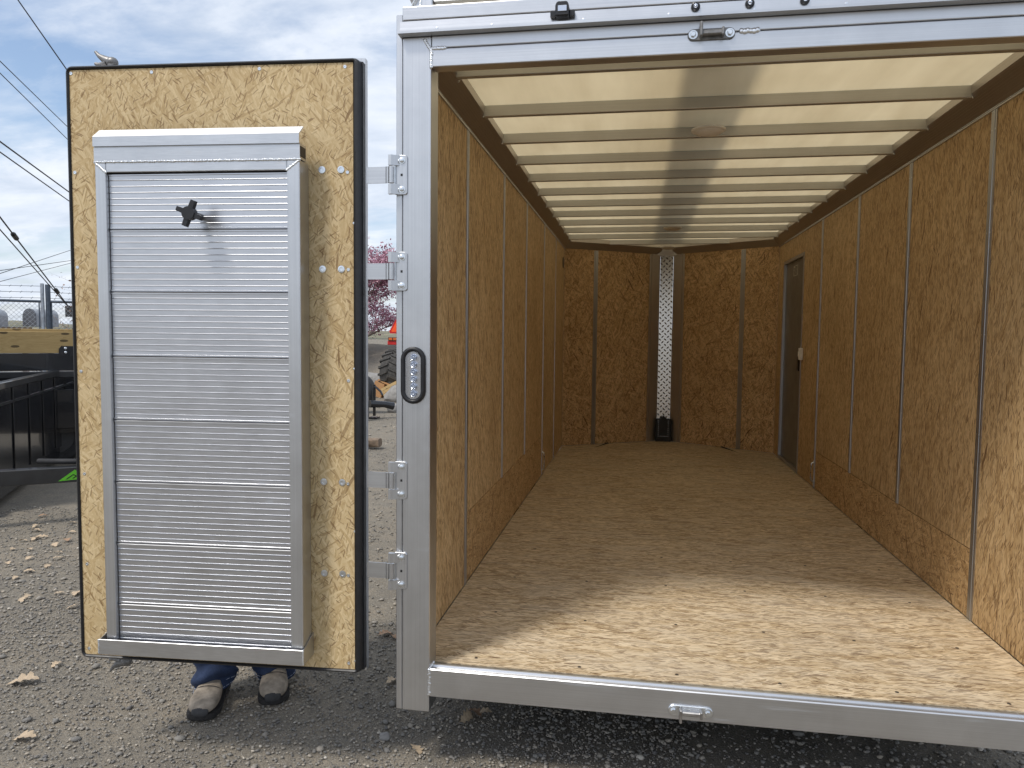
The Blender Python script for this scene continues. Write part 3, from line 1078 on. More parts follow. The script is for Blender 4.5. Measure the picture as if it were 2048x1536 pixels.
# licence plate lamp, black with two eared lugs
lp = part(MB(TM).prism([(-0.021, -0.016), (0.021, -0.016), (0.021, 0.018), (0.015, 0.028), (-0.015, 0.028), (-0.021, 0.018)], 'y', -0.036, -0.0045), 'plate_lamp', 'black_plastic', bevel=0.003)
lp.location = Vector((0.425, 0, 2.138)) 
for dx in (-0.029, 0.029):
    q = part(MB(TM).box(0.425 + dx - .009, 0.425 + dx + .009, -0.020, -0.0045, 2.124, 2.146), 'lug', 'black_plastic', lp, bevel=0.003)
    q.location = Vector(q.location) - Vector((0.425, 0, 2.138)) + Vector(lp.location) if False else q.location
part(MB(TM).box(0.412, 0.440, -0.0385, -0.0365, 2.134, 2.152), 'lens', 'lens_clear', lp, bevel=0.001)
for x in (0.02, 0.20, 0.49, 0.75, 1.0, 1.26, 1.5):
    pan_head((x, -0.0055, 2.118), (0, -1, 0), 0.0045, 'zinc', 'rivet', None)


# latch keepers
def keeper(x, z, up_, mats):
    M = TM @ Matrix.Translation((x, 0, z))
    n = 12
    w2, hr = 0.058, 0.017
    st_ = [(w2 - hr + hr * math.cos(a) + 0.012, hr * math.sin(a)) for a in [-math.pi / 2 + math.pi * k / n for k in range(n + 1)]] + \
          [(-(w2 - hr) - 0.012 + hr * math.cos(a), hr * math.sin(a)) for a in [math.pi / 2 + math.pi * k / n for k in range(n + 1)]]
    kp = part(MB(M).prism(st_, 'y', -0.006, -0.0004), 'latch_keeper', mats[0], bevel=0.0015)
    for dx in (-0.054, 0.054):
        part(MB(M).lathe([(0.0135, 0), (0.0135, 0.002), (0.0, 0.002)], (dx, -0.0061, 0), (0, -1, 0), 20), 'washer', 'zinc', kp, smooth=0.6)
        part(MB(M).lathe([(0.0085, 0.002), (0.0085, 0.0075), (0.007, 0.0085), (0, 0.0085)], (dx, -0.0061, 0), (0, -1, 0), 6), 'bolt', 'zinc', kp)
    c = MB(M)
    c.box(-0.034, 0.034, -0.026, -0.0064, -0.008, 0.006)
    part(c, 'keeper_bar', mats[1], kp, bevel=0.003)
    f = MB(M)
    f.box(-0.036, -0.027, -0.034, -0.0064, -0.014 - (0.016 if not up_ else 0), 0.014 + (0.016 if up_ else 0))
    part(f, 'finger', mats[1], kp, bevel=0.003)
    f = MB(M)
    f.box(0.028, 0.036, -0.032, -0.0064, -0.013, 0.012)
    part(f, 'finger', mats[1], kp, bevel=0.003)
    return kp


keeper(0.877, 2.053, True, ('dark_cast', 'dark_cast'))
keeper(0.868, -0.062, False, ('zinc', 'cast_zinc'))


# weld beads -------------------------------------------------------
def bead(path, r, parent, M=TM, step=None, flat=0.5):
    mb = MB(M)
    rg = random.Random(len(path) * 7 + int(path[0][0] * 1000))
    for a, b in zip(path[:-1], path[1:]):
        a, b = Vector(a), Vector(b)
        L = (b - a).length
        n = max(2, int(L / (step or r * 0.9)))
        for k in range(n + 1):
            p = a.lerp(b, k / n) + Vector((rg.uniform(-.15, .15) * r, 0, rg.uniform(-.15, .15) * r))
            mb.ell(p, (r * rg.uniform(.85, 1.15), r * flat, r * rg.uniform(.85, 1.15)), 7, 5)
    part(mb, 'weld_bead', 'weld', parent, smooth=1.2)


for s, x in ((1, 0.0), (-1, PR)):
    bead([(x, -0.0005, 2.0), (x, -0.0005, 2.052)], 0.006, None)
    bead([(x, -0.0005, 2.052), (x - s * 0.022, -0.0005, 2.085)], 0.006, None)
    bead([(x + s * 0.004, -0.0005, 2.058), (x + s * 0.045, -0.0005, 2.058)], 0.006, None)
    bead([(x - s * 0.001, -0.0005, -0.004), (x - s * 0.001, -0.0005, -0.088)], 0.0058, None)
    bead([(x, .003, 0.001), (x, 0.055, 0.001)], 0.004, None)
bead([(0.965, -0.0005, 2.058), (1.012, -0.0005, 2.0585)], 0.009, None)

# oval tail lamp on the post
def stadium(w2, h2, n=10):
    r = w2
    return [(r * math.cos(a), h2 - r + r * math.sin(a)) for a in [math.pi * k / n for k in range(n + 1)]] + \
           [(r * math.cos(a), -(h2 - r) + r * math.sin(a)) for a in [math.pi + math.pi * k / n for k in range(n + 1)]]


def oval_lamp(x):
    M = TM @ Matrix.Translation((x, 0, 1.001))
    g = MB(M)
    rings = []
    for w2, h2, y in ((0.0425, 0.0955, -0.0004), (0.0420, 0.095, -0.008), (0.0385, 0.0915, -0.013), (0.0325, 0.0855, -0.014), (0.0275, 0.0805, -0.010), (0.0265, 0.0795, -0.003)):
        rings.append([(p[0], y, p[1]) for p in stadium(w2, h2)])
    g.loft(rings, cap=False)
    lm = part(g, 'tail_lamp', 'rubber', smooth=0.9)
    part(MB(M).prism(stadium(0.0263, 0.0792), 'y', -0.006, -0.0005), 'lens', 'lens_clear', lm)
    for k in range(6):
        z = 0.0605 - k * 0.0242
        ld = part(MB(M).lathe([(0.0118, 0.0), (0.0105, 0.004), (0.0075, 0.0015), (0.0066, 0.0045), (0.0045, 0.001), (0.0030, 0.0035), (0, 0.0045)], (0.002, -0.0061, z), (0, -1, 0), 18), 'led', 'lens_clear', lm, smooth=0.5)


oval_lamp(-0.0575)
oval_lamp(PR + 0.0575)

# roof rack stub above the left corner
rk = part(MB(TM).box(-0.062, 0.0, 0.01, 0.07, 2.1935, 2.285), 'rack_post', 'alu_v', bevel=0.003)
part(MB(TM).prism([(-0.0885, 2.30), (-0.066, 2.30), (-0.066, 2.197), (-0.082, 2.232)], 'y', 0.02, 0.026), 'gusset', 'dark_cast', rk)
part(MB(TM).tube([(-0.066, 0.003, 2.196), (-0.046, 0.003, 2.232)], 0.0035, 6), 'weld_bead', 'weld', rk)
bead([(-0.040, 0.0095, 2.196), (-0.040, 0.0095, 2.232)], 0.0045, rk)
part(MB(TM).box(0.001, 1.955, 0.012, 0.062, 2.212, 2.262), 'rack_beam', 'alu_h', rk, bevel=0.003)
part(MB(TM).box(1.956, 2.018, 0.01, 0.07, 2.1935, 2.285), 'rack_post', 'alu_v', bevel=0.003)

# running gear under the trailer (out of the photograph, it carries the body)
def wheel(parent, c, axis, R_, W_, name='wheel', tyre='tyre'):
    wv = part(MB().lathe([(R_ * .6, -W_ / 2), (R_ * .88, -W_ / 2), (R_ * .97, -W_ * .40), (R_, -W_ * .25), (R_, W_ * .25), (R_ * .97, W_ * .40), (R_ * .88, W_ / 2), (R_ * .6, W_ / 2)], c, axis, 36, closed=True), name, tyre, parent, smooth=0.6)
    part(MB().lathe([(R_ * .6, -W_ * .42), (R_ * .5, -W_ * .2), (R_ * .2, -W_ * .15), (R_ * .2, -W_ * .3), (0, -W_ * .3)], c, axis, 28), 'rim', 'steel_rim', wv, smooth=0.6)
    part(MB().lathe([(R_ * .6, W_ * .42), (R_ * .5, W_ * .2), (R_ * .2, W_ * .15), (R_ * .2, W_ * .3), (0, W_ * .3)], c, axis, 28), 'rim', 'steel_rim', wv, smooth=0.6)
    return wv


for yy in (2.45, 3.25):
    wheel(trailer, (-0.255, yy, 0.335), 'x', 0.335, 0.205)
    wheel(trailer, (2.21, yy, 0.335), 'x', 0.335, 0.205)
    part(MB().cyl((-0.16, yy, 0.335), (2.12, yy, 0.335), 0.04, n=12), 'axle', 'frame_dark')
for x0, x1 in ((-0.37, -0.121), (2.076, 2.325)):
    part(MB().prism([(1.98, .52), (2.1, .70), (3.6, .70), (3.72, .52), (3.70, .52), (3.59, .685), (2.11, .685), (2.0, .52)], 'x', x0, x1), 'mudguard', 'black_paint')
part(MB().prism([(0.05, YN), (0.95, YA + 1.3), (1.0, YA + 1.3), (1.9, YN), (1.78, YN), (0.975, YA + 1.1), (0.17, YN)], 'z', 0.28, 0.40), 'drawbar', 'frame_dark') if False else None
part(MB().tube([(0.2, YN - .2, 0.33), (0.95, YA + 1.2, 0.40)], 0.045, 4), 'drawbar', 'frame_dark')
part(MB().tube([(1.756, YN - .2, 0.33), (1.006, YA + 1.2, 0.40)], 0.045, 4), 'drawbar', 'frame_dark')
part(MB().tube([(0.978, YA + 1.1, 0.0), (0.978, YA + 1.1, 0.75)], 0.035, 12), 'tongue_jack', 'frame_dark')

# ------------------------------------------------------------------ the open rear door (part of the trailer)
DH0, DH1, DW = -0.016, 2.0277, 1.0239
door = part(MB(DM).box(0.012, DW - 0.004, -0.052, -0.0125, DH0 + .004, DH1 - .004), 'rear_door', 'white_skin', bevel=0.002)
part(MB(DM).box(0.0285, DW - 0.0075, -0.0122, 0.0, DH0 + .0075, DH1 - .0115), 'door_board', 'osb_door', door)
part(MB(DM).box(-0.0035, 0.0105, -0.055, -0.030, DH0 - .006, DH1 + .012), 'edge_angle', 'alu_v', door)
part(MB(DM).box(0.0108, DW + .003, -0.055, -0.030, DH1 + .002, DH1 + .012), 'edge_angle', 'alu_h', door)


def seal_loop():
    """bulb seal all round; broad on the hinge side"""
    mb = MB(DM)
    rc = 0.016
    s0, s1, z0, z1 = 0.012, DW - 0.002, DH0 + 0.002, DH1 - 0.004
    mb.box(0.0265, 0.0283, -0.0122, -0.004, z0 + .01, z1 - .01)
    mb.box(-0.003, 0.0119, -0.0298, -0.006, z0 + .004, z1 - .004)
    path = []
    for (cx, cz, a0) in ((s0 + rc, z0 + rc, 180), (s1 - rc, z0 + rc, 270), (s1 - rc, z1 - rc, 0), (s0 + rc, z1 - rc, 90)):
        for k in range(5):
            a = rad(a0 + 90 * k / 4)
            path.append((cx + rc * math.cos(a), cz + rc * math.sin(a), math.cos(a), math.sin(a)))
    rings = []
    for (s, z, nx, nz) in path:
        hinge = max(0, -nx)
        wid = 0.0065 + 0.0085 * hinge
        cen = 0.000 + 0.0
        ring = []
        for k in range(8):
            a = k * math.pi / 4
            ring.append((s + nx * wid * math.cos(a) * 1.0 + (0.0 if hinge < .5 else 0.002), -0.004 + 0.011 * math.sin(a), z + nz * 0.0065 * math.cos(a)))
        rings.append(ring)
    rings.append(rings[0])
    mb.loft(rings, cap=False)
    part(mb, 'door_seal', 'rubber', door, smooth=1.0)


seal_loop()
pan = [(1.010, 2.006), (0.721, 2.003), (0.345, 2.004), (0.055, 2.003), (1.005, 1.676), (1.005, 1.355), (1.002, 0.997), (1.0, 0.638), (0.999, 0.317), (1.0, 0.012), (0.05, 0.012), (0.048, 1.665), (0.046, 1.348), (0.047, 0.98), (0.05, 0.632), (0.05, 0.318)]
for (s, z) in pan:
    part(MB(DM).lathe([(0.0060, 0), (0.0054, 0.0010), (0.0028, 0.0012), (0.0024, 0.0002), (0.0, 0.0001)], (s, 0.0002, z), (0, 1, 0), 12), 'screw', 'zinc', door, smooth=0.6)
for z in (1.674, 1.350, 0.637, 0.3225):
    for s in (0.134, 0.070):
        part(MB(DM).lathe([(0.0118, 0), (0.0115, 0.0018), (0.0062, 0.0022), (0.0058, 0.0004), (0.0, 0.0002)], (s, 0.0002, z), (0, 1, 0), 20), 'bolt_head', 'zinc', door, smooth=0.6)
for z in (1.50, 1.02, 0.47, 0.02):
    part(MB(DM).lathe([(0.005, 0), (0.004, 0.003), (0, 0.004)], (0.0275, -0.003, z), (0, 1, 0), 8), 'screw', 'zinc', door, smooth=0.6)

# hinges: strap on the door, knuckled plate on the post
for z in (1.658, 1.344, 0.646, 0.336):
    zz = z + G
    part(MB().prism([(-0.2165, -0.012), (-0.150, -0.012), (-0.146, -0.015), (-0.1395, -0.0165), (-0.1395, -0.0125), (-0.145, -0.011), (-0.149, -0.008), (-0.2165, -0.008)], 'z', zz - 0.0265, zz + 0.0265), 'hinge_strap', 'alu_h', door)
    hp = part(MB(TM).prism([(-0.120, z - .064), (-0.084, z - .064), (-0.0785, z - .058), (-0.0785, z + .058), (-0.084, z + .064), (-0.120, z + .064)], 'y', -0.0052, -0.0006), 'hinge_plate', 'alu_v', bevel=0.0015)
    part(MB(TM).cyl((-0.1305, -0.012, z - .0265), (-0.1305, -0.012, z + .0265), 0.0095, n=16), 'knuckle', 'alu_v', hp, smooth=0.6)
    part(MB(TM).cyl((-0.1185, -0.0095, z - .030), (-0.1185, -0.0095, z + .030), 0.0022, n=8), 'pin', 'zinc', hp, smooth=0.6)
    for a, b in ((z + .030, z + .063), (z - .063, z - .030)):
        part(MB(TM).prism([(-0.139, -0.020), (-0.128, -0.022), (-0.112, -0.012), (-0.104, -0.0055), (-0.120, -0.0055), (-0.124, -0.008), (-0.139, -0.006)], 'z', a, b), 'knuckle', 'alu_v', hp)
    for dz in (-0.0465, 0.0465):
        part(MB(TM).lathe([(0.0112, 0), (0.0112, 0.002), (0.0075, 0.0022), (0.0075, 0.007), (0.0055, 0.008), (0, 0.008)], (-0.0965, -0.0053, z + dz), (0, -1, 0), 14), 'bolt', 'zinc', hp, smooth=0.5)
    part(MB(TM).box(-0.101, -0.094, -0.0058, -0.0053, z - .004, z + .004), 'hole_shade', 'rubber', hp)  # thin black patch on the plate, painted shade of an open hole

# cam hooks on the lock rod, above and below
rod_s = 0.905


def cam(zc, sgn):
    M = DM @ Matrix.Translation((rod_s, -0.065, zc)) @ Matrix.Scale(sgn, 4, (0, 0, 1))
    c = MB(M)
    c.cyl((0, 0, -0.045), (0, 0, 0.030), 0.015, n=14)
    c.ell((0, 0.0, 0.028), (0.022, 0.018, 0.018), 10, 8)
    c.tube([(0.0, 0, 0.028), (0.024, 0, 0.037), (0.048, 0, 0.052), (0.060, 0, 0.066)], [0.017, 0.014, 0.0075, 0.005], 8)
    c.tube([(0.018, 0, 0.026), (0.036, 0, 0.021), (0.050, 0, 0.021), (0.062, 0, 0.026)], [0.014, 0.0095, 0.0075, 0.005], 8)
    part(c, 'cam_hook', 'dark_cast', door, smooth=1.0)


cam(2.035, 1)
cam(-0.030, -1)
part(MB(DM).cyl((rod_s, -0.065, 0.0), (rod_s, -0.065, 2.0), 0.013, n=12), 'lock_rod', 'zinc', door, smooth=0.6)

# tray that carries the ramp
tr = MB(DM)
tr.box(0.172, 0.896, 0.092, 0.0965, 0.038, 0.0905)
tr.box(0.1725, 0.8955, 0.002, 0.0918, 0.038, 0.042)
part(tr, 'ramp_tray', 'alu_h', door, bevel=0.001)
for s0, s1 in ((0.1725, 0.1765), (0.8915, 0.8955)):
    part(MB(DM).prism([(0.0008, 0.0424), (0.0918, 0.0424), (0.0918, 0.0900), (0.070, 0.0935), (0.0008, 0.115)], 'x', s0, s1), 'tray_end', 'alu_v', door)
bead([(0.1735, 0.0968, 0.042), (0.1735, 0.0968, 0.088)], 0.003, door, DM)
bead([(0.8945, 0.0968, 0.042), (0.8945, 0.0968, 0.088)], 0.003, door, DM)

# star knob on its stud
KM = DM @ Matrix.Translation((0.520, 0.135, 1.513)) @ Matrix.Rotation(rad(-22), 4, 'Y')
kn = MB(KM)
kn.cyl((0, -0.012, 0), (0, 0.012, 0), 0.021, n=24)
for k in range(4):
    Rk = Matrix.Rotation(k * math.pi / 2, 4, 'Y')
    vs = [Rk @ Vector(v) for v in [(0.012, -0.009, -0.0085), (0.043, -0.009, -0.007), (0.043, 0.009, -0.007), (0.012, 0.009, -0.0085), (0.012, -0.009, 0.0085), (0.043, -0.009, 0.007), (0.043, 0.009, 0.007), (0.012, 0.009, 0.0085)]]
    kn.add(vs, [(0, 3, 2, 1), (4, 5, 6, 7), (0, 1, 5, 4), (1, 2, 6, 5), (2, 3, 7, 6), (3, 0, 4, 7)])
part(kn, 'star_knob', 'black_plastic', door)
part(MB(DM).cyl((0.520, 0.055, 1.513), (0.520, 0.124, 1.513), 0.010, n=12), 'knob_stud', 'black_plastic', door, smooth=0.6)

# ------------------------------------------------------------------ loading ramp strapped to the door
RP = DM @ Vector((0.53, 0.045, 0.043))
ramp = thing('loading_ramp', 'ribbed aluminium loading ramp stowed upright against the open door', 'ramp', RP)


def rpart(mb, name, mat, **kw):
    return mb.build(name, mat, ramp, **kw)


zs = [1.655, 1.473, 1.268, 1.054, 0.840, 0.629, 0.418, 0.207, 0.046]
for za, zb in zip(zs[:-1], zs[1:]):
    z0, z1 = zb + 0.0010, za - 0.0010
    H = z1 - z0
    nrib = max(4, round(H / 0.0199))
    prof = [(0.045, z0), (0.066, z0), (0.0685, z0 + .002), (0.0685, z0 + .0055), (0.0655, z0 + .0065)]
    for k in range(1, nrib):
        zc_ = z0 + H * k / nrib
        prof += [(0.0652, zc_ - .0030), (0.0636, zc_ - .0026), (0.0636, zc_ - .0012), (0.0668, zc_ - .0008), (0.0672, zc_), (0.0668, zc_ + .0010), (0.0652, zc_ + .0014)]
    prof += [(0.0655, z1 - .0065), (0.0685, z1 - .0055), (0.0685, z1 - .002), (0.066, z1), (0.045, z1)]
    rpart(MB(DM).prism(prof, 'x', 0.2235, 0.8365), 'plank', 'alu_ramp')
rpart(MB(DM).box(0.178, 0.2215, 0.004, 0.081, 0.045, 1.690), 'side_rail', 'alu_v', bevel=0.004, seg=2)
rpart(MB(DM).box(0.8385, 0.876, 0.004, 0.081, 0.045, 1.690), 'side_rail', 'alu_v', bevel=0.004, seg=2)
rpart(MB(DM).box(0.2217, 0.8383, 0.012, 0.080, 1.6575, 1.690), 'top_rail', 'alu_h', bevel=0.002)
rpart(MB(DM).prism([(0.083, 1.6915), (0.0835, 1.7355), (0.0815, 1.7365), (0.0815, 1.7385), (0.0885, 1.7395), (0.0885, 1.7695), (0.084, 1.7695), (0.084, 1.742), (0.03, 1.742), (0.03, 1.692)], 'x', 0.1765, 0.8765), 'lip_plate', 'alu_h')
rpart(MB(DM).prism([(0.0887, 1.770), (0.0885, 1.7712), (0.052, 1.801), (0.049, 1.798), (0.0835, 1.770)], 'x', 0.1763, 0.8767), 'lip_edge', 'alu_lip_sunlit')
rpart(MB(DM).box(0.1755, 0.1764, 0.036, 0.078, 1.700, 1.733), 'tube_end_shade', 'rubber')  # flat black patch painting the shade inside the open tube, no rubber part
bead([(0.1775, 0.0815, 1.6905), (0.8755, 0.0815, 1.6905)], 0.0042, ramp, DM, step=0.0055)
bead([(0.1785, 0.0805, 1.688), (0.2215, 0.0805, 1.657)], 0.0045, ramp, DM)
bead([(0.8755, 0.0805, 1.688), (0.8385, 0.0805, 1.657)], 0.0045, ramp, DM)


# ------------------------------------------------------------------ person behind the door
def person():
    root = thing('person', 'person in dark blue jeans and brown suede shoes standing behind the open door', 'person', (-0.90, 0.42, 0))
    feet = [Vector((-0.985, 0.195, 0)), Vector((-0.765, 0.365, 0))]     # toe tips
    yaw = [rad(15), rad(24)]                                           # heading of each toe from -y
    ank = []
    for ft, a in zip(feet, yaw):
        dirv = Vector((math.sin(a), -math.cos(a), 0))
        side = Vector((math.cos(a), math.sin(a), 0))
        heel = ft - dirv * 0.30

        def P(l, w_, h):        # l along the foot from heel 0..1, w across, h up
            return heel + dirv * (0.30 * l) + side * w_ + Vector((0, 0, h))
        # sole
        outl = [(0.0, .034), (0.08, .042), (0.3, .043), (0.5, .050), (0.68, .059), (0.80, .061), (0.90, .056), (0.96, .045), (0.995, .026), (1.005, .0)]
        ring = [(l, w_) for l, w_ in outl] + [(l, -w_) for l, w_ in reversed(outl[:-1])]
        sb = MB()
        sb.loft([[P(l * 1.0 + .002, w_ * 1.02, 0.0) for l, w_ in ring], [P(l * 1.005, w_ * 1.05, 0.006) for l, w_ in ring], [P(l * 1.0, w_ * 1.04, 0.019 + .006 * max(0, l - .75) * 4 * .5) for l, w_ in ring]])
        shoe = sb.build('shoe', 'boot_sole', root, smooth=0.7)
        # upper: cross sections along the foot
        rings = []
        secs = [(0.015, .036, .085), (0.08, .042, .112), (0.20, .043, .122), (0.34, .043, .118), (0.46, .046, .102), (0.58, .053, .090), (0.70, .058, .080), (0.81, .059, .072), (0.90, .054, .064), (0.96, .042, .054), (0.995, .020, .040)]
        for l, w_, h in secs:
            rg = []
            for k in range(16):
                t_ = 2 * math.pi * k / 16
                cx_, cz_ = math.cos(t_), math.sin(t_)
                sx = abs(cx_) ** 0.75 * math.copysign(1, cx_)
                sz = abs(cz_) ** 0.8 * math.copysign(1, cz_)
                wr = 0.0018 * math.sin(l * 70 + cx_ * 2)
                rg.append(P(l, w_ * sx, 0.020 + (h - 0.020) * (0.5 + 0.5 * sz) + wr * (sz > 0)))
            rings.append(rg)
        up_ = MB().loft(rings).build('upper', 'boot_suede', shoe)
        subdiv(up_, 2)
        # stitched seams over the instep and dark elastic at the sides
        sm = MB()
        for l0, hh_ in ((0.60, .0895), (0.44, .106)):
            sm.tube([P(l0 + .05 * math.cos(t_), .050 * math.sin(t_) * (1 if l0 > .5 else .9), hh_ - .030 * (1 - math.cos(t_)) * .9) for t_ in [-1.25 + 2.5 * k / 10 for k in range(11)]], 0.0016, 5)
        sm.build('seam', 'boot_sole', shoe)
        for sgn in (-1, 1):
            eg = MB()
            eg.loft([[P(l, sgn * (w_ + .0012), h) for l, w_, h in ((.28, .043, .055), (.40, .0445, .055), (.37, .040, .098), (.30, .039, .106))], [P(l, sgn * (w_ + .0045), h) for l, w_, h in ((.28, .043, .055), (.40, .0445, .055), (.37, .040, .098), (.30, .039, .106))]])
            eg.build('elastic_gore', 'boot_toe', shoe)
        # black rubber toe bumper
        tb = MB()
        rings = []
        for l, w_, h0, h1 in ((0.950, .026, .034, .050), (0.972, .034, .024, .047), (0.990, .036, .014, .040), (1.006, .030, .008, .030), (1.014, .018, .006, .020)):
            rg = []
            for k in range(12):
                t_ = 2 * math.pi * k / 12
                rg.append(P(l, w_ * math.cos(t_), (h0 + h1) / 2 + (h1 - h0) / 2 * math.sin(t_) + 0.002))
            rings.append(rg)
        t2 = tb.loft(rings).build('toe_cap', 'boot_toe', shoe)
        subdiv(t2, 1)
        ank.append(heel + dirv * 0.085)
    # jeans: stacked folds above the hem, one mesh with both legs and the seat
    jb = MB()
    hips = [Vector((-0.985, 0.46, 0.86)), Vector((-0.82, 0.50, 0.86))]
    hems = []
    for i, (a, hp) in enumerate(zip(ank, hips)):
        rings = []
        N = 30
        for j in range(46):
            f = j / 45
            fz = 0.050 + (0.90 - 0.050) * f ** 1.5
            tt = (fz - 0.050) / 0.80
            c = a.lerp(hp, min(1, tt))
            kn_ = math.exp(-((fz - 0.50) / .12) ** 2) * -0.035
            rx = 0.077 + 0.012 * math.exp(-((fz - .30) / .15) ** 2) + 0.028 * max(0, (fz - .45) / .45)
            ry = rx * 1.10
            rg = []
            for k in range(N):
                t_ = 2 * math.pi * k / N
                fold = math.exp(-(fz / .24) ** 2) if fz > .085 else 0.25
                wob = 0.0165 * fold * math.sin(fz * 78 + 2.2 * math.sin(t_ + i * 2) + 1.4 * math.sin(2 * t_ + i) + i) + 0.006 * math.sin(3 * t_ + fz * 14)
                hem = 0.020 * math.sin(t_ + 0.6 - i * 1.6) if fz < .10 else 0.020 * math.sin(t_ + 0.6 - i * 1.6) * max(0, 1 - (fz - .10) / .12)
                back = 0.012 * (-math.sin(t_)) 
                rg.append(Vector((c.x + (rx + wob) * math.cos(t_), c.y + kn_ + (ry + wob) * math.sin(t_) - .010, fz + hem)))
            rings.append(rg)
        jb.loft(rings, cap=False)
        hems.append(rings)
    seat = []
    for z, rx, ry in ((0.80, .15, .105), (0.86, .185, .125), (0.95, .19, .13), (1.03, .175, .12), (1.06, .17, .115)):
        seat.append([Vector((-0.9025 + rx * math.cos(2 * math.pi * k / 24), 0.485 + ry * math.sin(2 * math.pi * k / 24), z)) for k in range(24)])
    jb.loft(seat)
    je = jb.build('jeans', 'denim', root, smooth=1.2)
    for rings in hems:
        hm = MB()
        for row, nm in ((2, 0),):
            lo = rings[0]
            for up_f in (0.010, 0.034):
                path = []
                for k in range(31):
                    p = rings[0][k % 30]
                    q = rings[6][k % 30]
                    d_ = (q - p).normalized()
                    cc = sum((r_ for r_ in rings[0]), Vector()) / 30
                    outv = (p - cc)
                    outv.z = 0
                    path.append(p + d_ * up_f + outv.normalized() * 0.003)
                for k in range(30):
                    if k % 1 == 0:
                        a_, b_ = path[k], path[k + 1]
                        hm.tube([a_.lerp(b_, .1), a_.lerp(b_, .8)], 0.0013, 4)
        hm.build('hem_stitch', 'thread', je)
    # upper body, one continuous skinned surface
    me = bpy.data.meshes.new('body')
    V = [(-.90, .485, 1.0), (-.90, .49, 1.18), (-.90, .49, 1.36), (-.90, .485, 1.49), (-.90, .475, 1.56), (-.90, .46, 1.66), (-.90, .45, 1.74),
         (-1.08, .49, 1.43), (-1.15, .40, 1.20), (-1.10, .20, 1.10), (-1.08, .13, 1.10),
         (-.72, .49, 1.43), (-.65, .42, 1.20), (-.60, .24, 1.08), (-.585, .17, 1.08)]
    Rr = [(.17, .12), (.155, .11), (.18, .12), (.10, .08), (.058, .058), (.085, .10), (.065, .08), (.065, .06), (.05, .05), (.035, .035), (.03, .02), (.065, .06), (.05, .05), (.035, .035), (.03, .02)]
    E_ = [(0, 1), (1, 2), (2, 3), (3, 4), (4, 5), (5, 6), (3, 7), (7, 8), (8, 9), (9, 10), (3, 11), (11, 12), (12, 13), (13, 14)]
    for bx, by, bz, d in ((-1.08, .13, 1.10, 1), (-.585, .17, 1.08, -1)):
        base = 10 if d == 1 else 14
        for k in range(4):
            V.append((bx - .03 + k * .02, by - .035, bz + .004 * k))
            V.append((bx - .03 + k * .02, by - .065 + .004 * abs(k - 1.5), bz - .012))
            Rr += [(.0095, .0095), (.0085, .0085)]
            E_ += [(base, len(V) - 2), (len(V) - 2, len(V) - 1)]
        V.append((bx + d * .045, by - .02, bz + .01))
        Rr.append((.011, .011))
        E_.append((base, len(V) - 1))
    me.from_pydata([(x + .90, y - .42, z) for x, y, z in V], E_, [])
    o = bpy.data.objects.new('body', me)
    COL.objects.link(o)
    o.parent = root
    sk = o.modifiers.new('skin', 'SKIN')
    sk.use_smooth_shade = True
    for v, r in zip(me.skin_vertices[0].data, Rr):
        v.radius = r
    me.skin_vertices[0].data[0].use_root = True
    ss = o.modifiers.new('sub', 'SUBSURF')
    ss.levels = ss.render_levels = 2
    me.materials.append(MATS['skin'])
    sh = MB()
    for ring_set in ([(1.02, .185, .135), (1.12, .182, .132), (1.25, .19, .135), (1.38, .205, .13), (1.46, .15, .10), (1.52, .075, .07)],):
        sh.loft([[Vector((-.90 + rx * math.cos(2 * math.pi * k / 24), .487 + ry * math.sin(2 * math.pi * k / 24), z)) for k in range(24)] for z, rx, ry in ring_set])
    for arm in ([(-1.04, .49, 1.44), (-1.10, .47, 1.38), (-1.155, .40, 1.20), (-1.12, .26, 1.125)], [(-.76, .49, 1.44), (-.70, .47, 1.38), (-.645, .42, 1.20), (-.61, .28, 1.105)]):
        sh.tube(arm, [.075, .078, .062, .05], 14)
    s_ = sh.build('shirt', 'shirt', root, smooth=1.2)
    hb = MB()
    hb.ell((-.90, .468, 1.735), (.088, .105, .085), 16, 10)
    h_ = hb.build('hair', 'hair', root, smooth=1.5)
    fc = MB()
    fc.tube([(-.90, .368, 1.70), (-.90, .343, 1.665), (-.90, .362, 1.655)], [.008, .014, .008], 8)
    for dx in (-.032, .032):
        fc.ell((-.90 + dx, .372, 1.70), (.012, .008, .008), 8, 6)
    for dx in (-.088, .088):
        fc.ell((-.90 + dx, .46, 1.69), (.01, .02, .03), 8, 6)
    fc.box(-.925, -.875, .356, .368, 1.622, 1.632)
    fc.build('face_features', 'skin', root, smooth=1.2)


person()


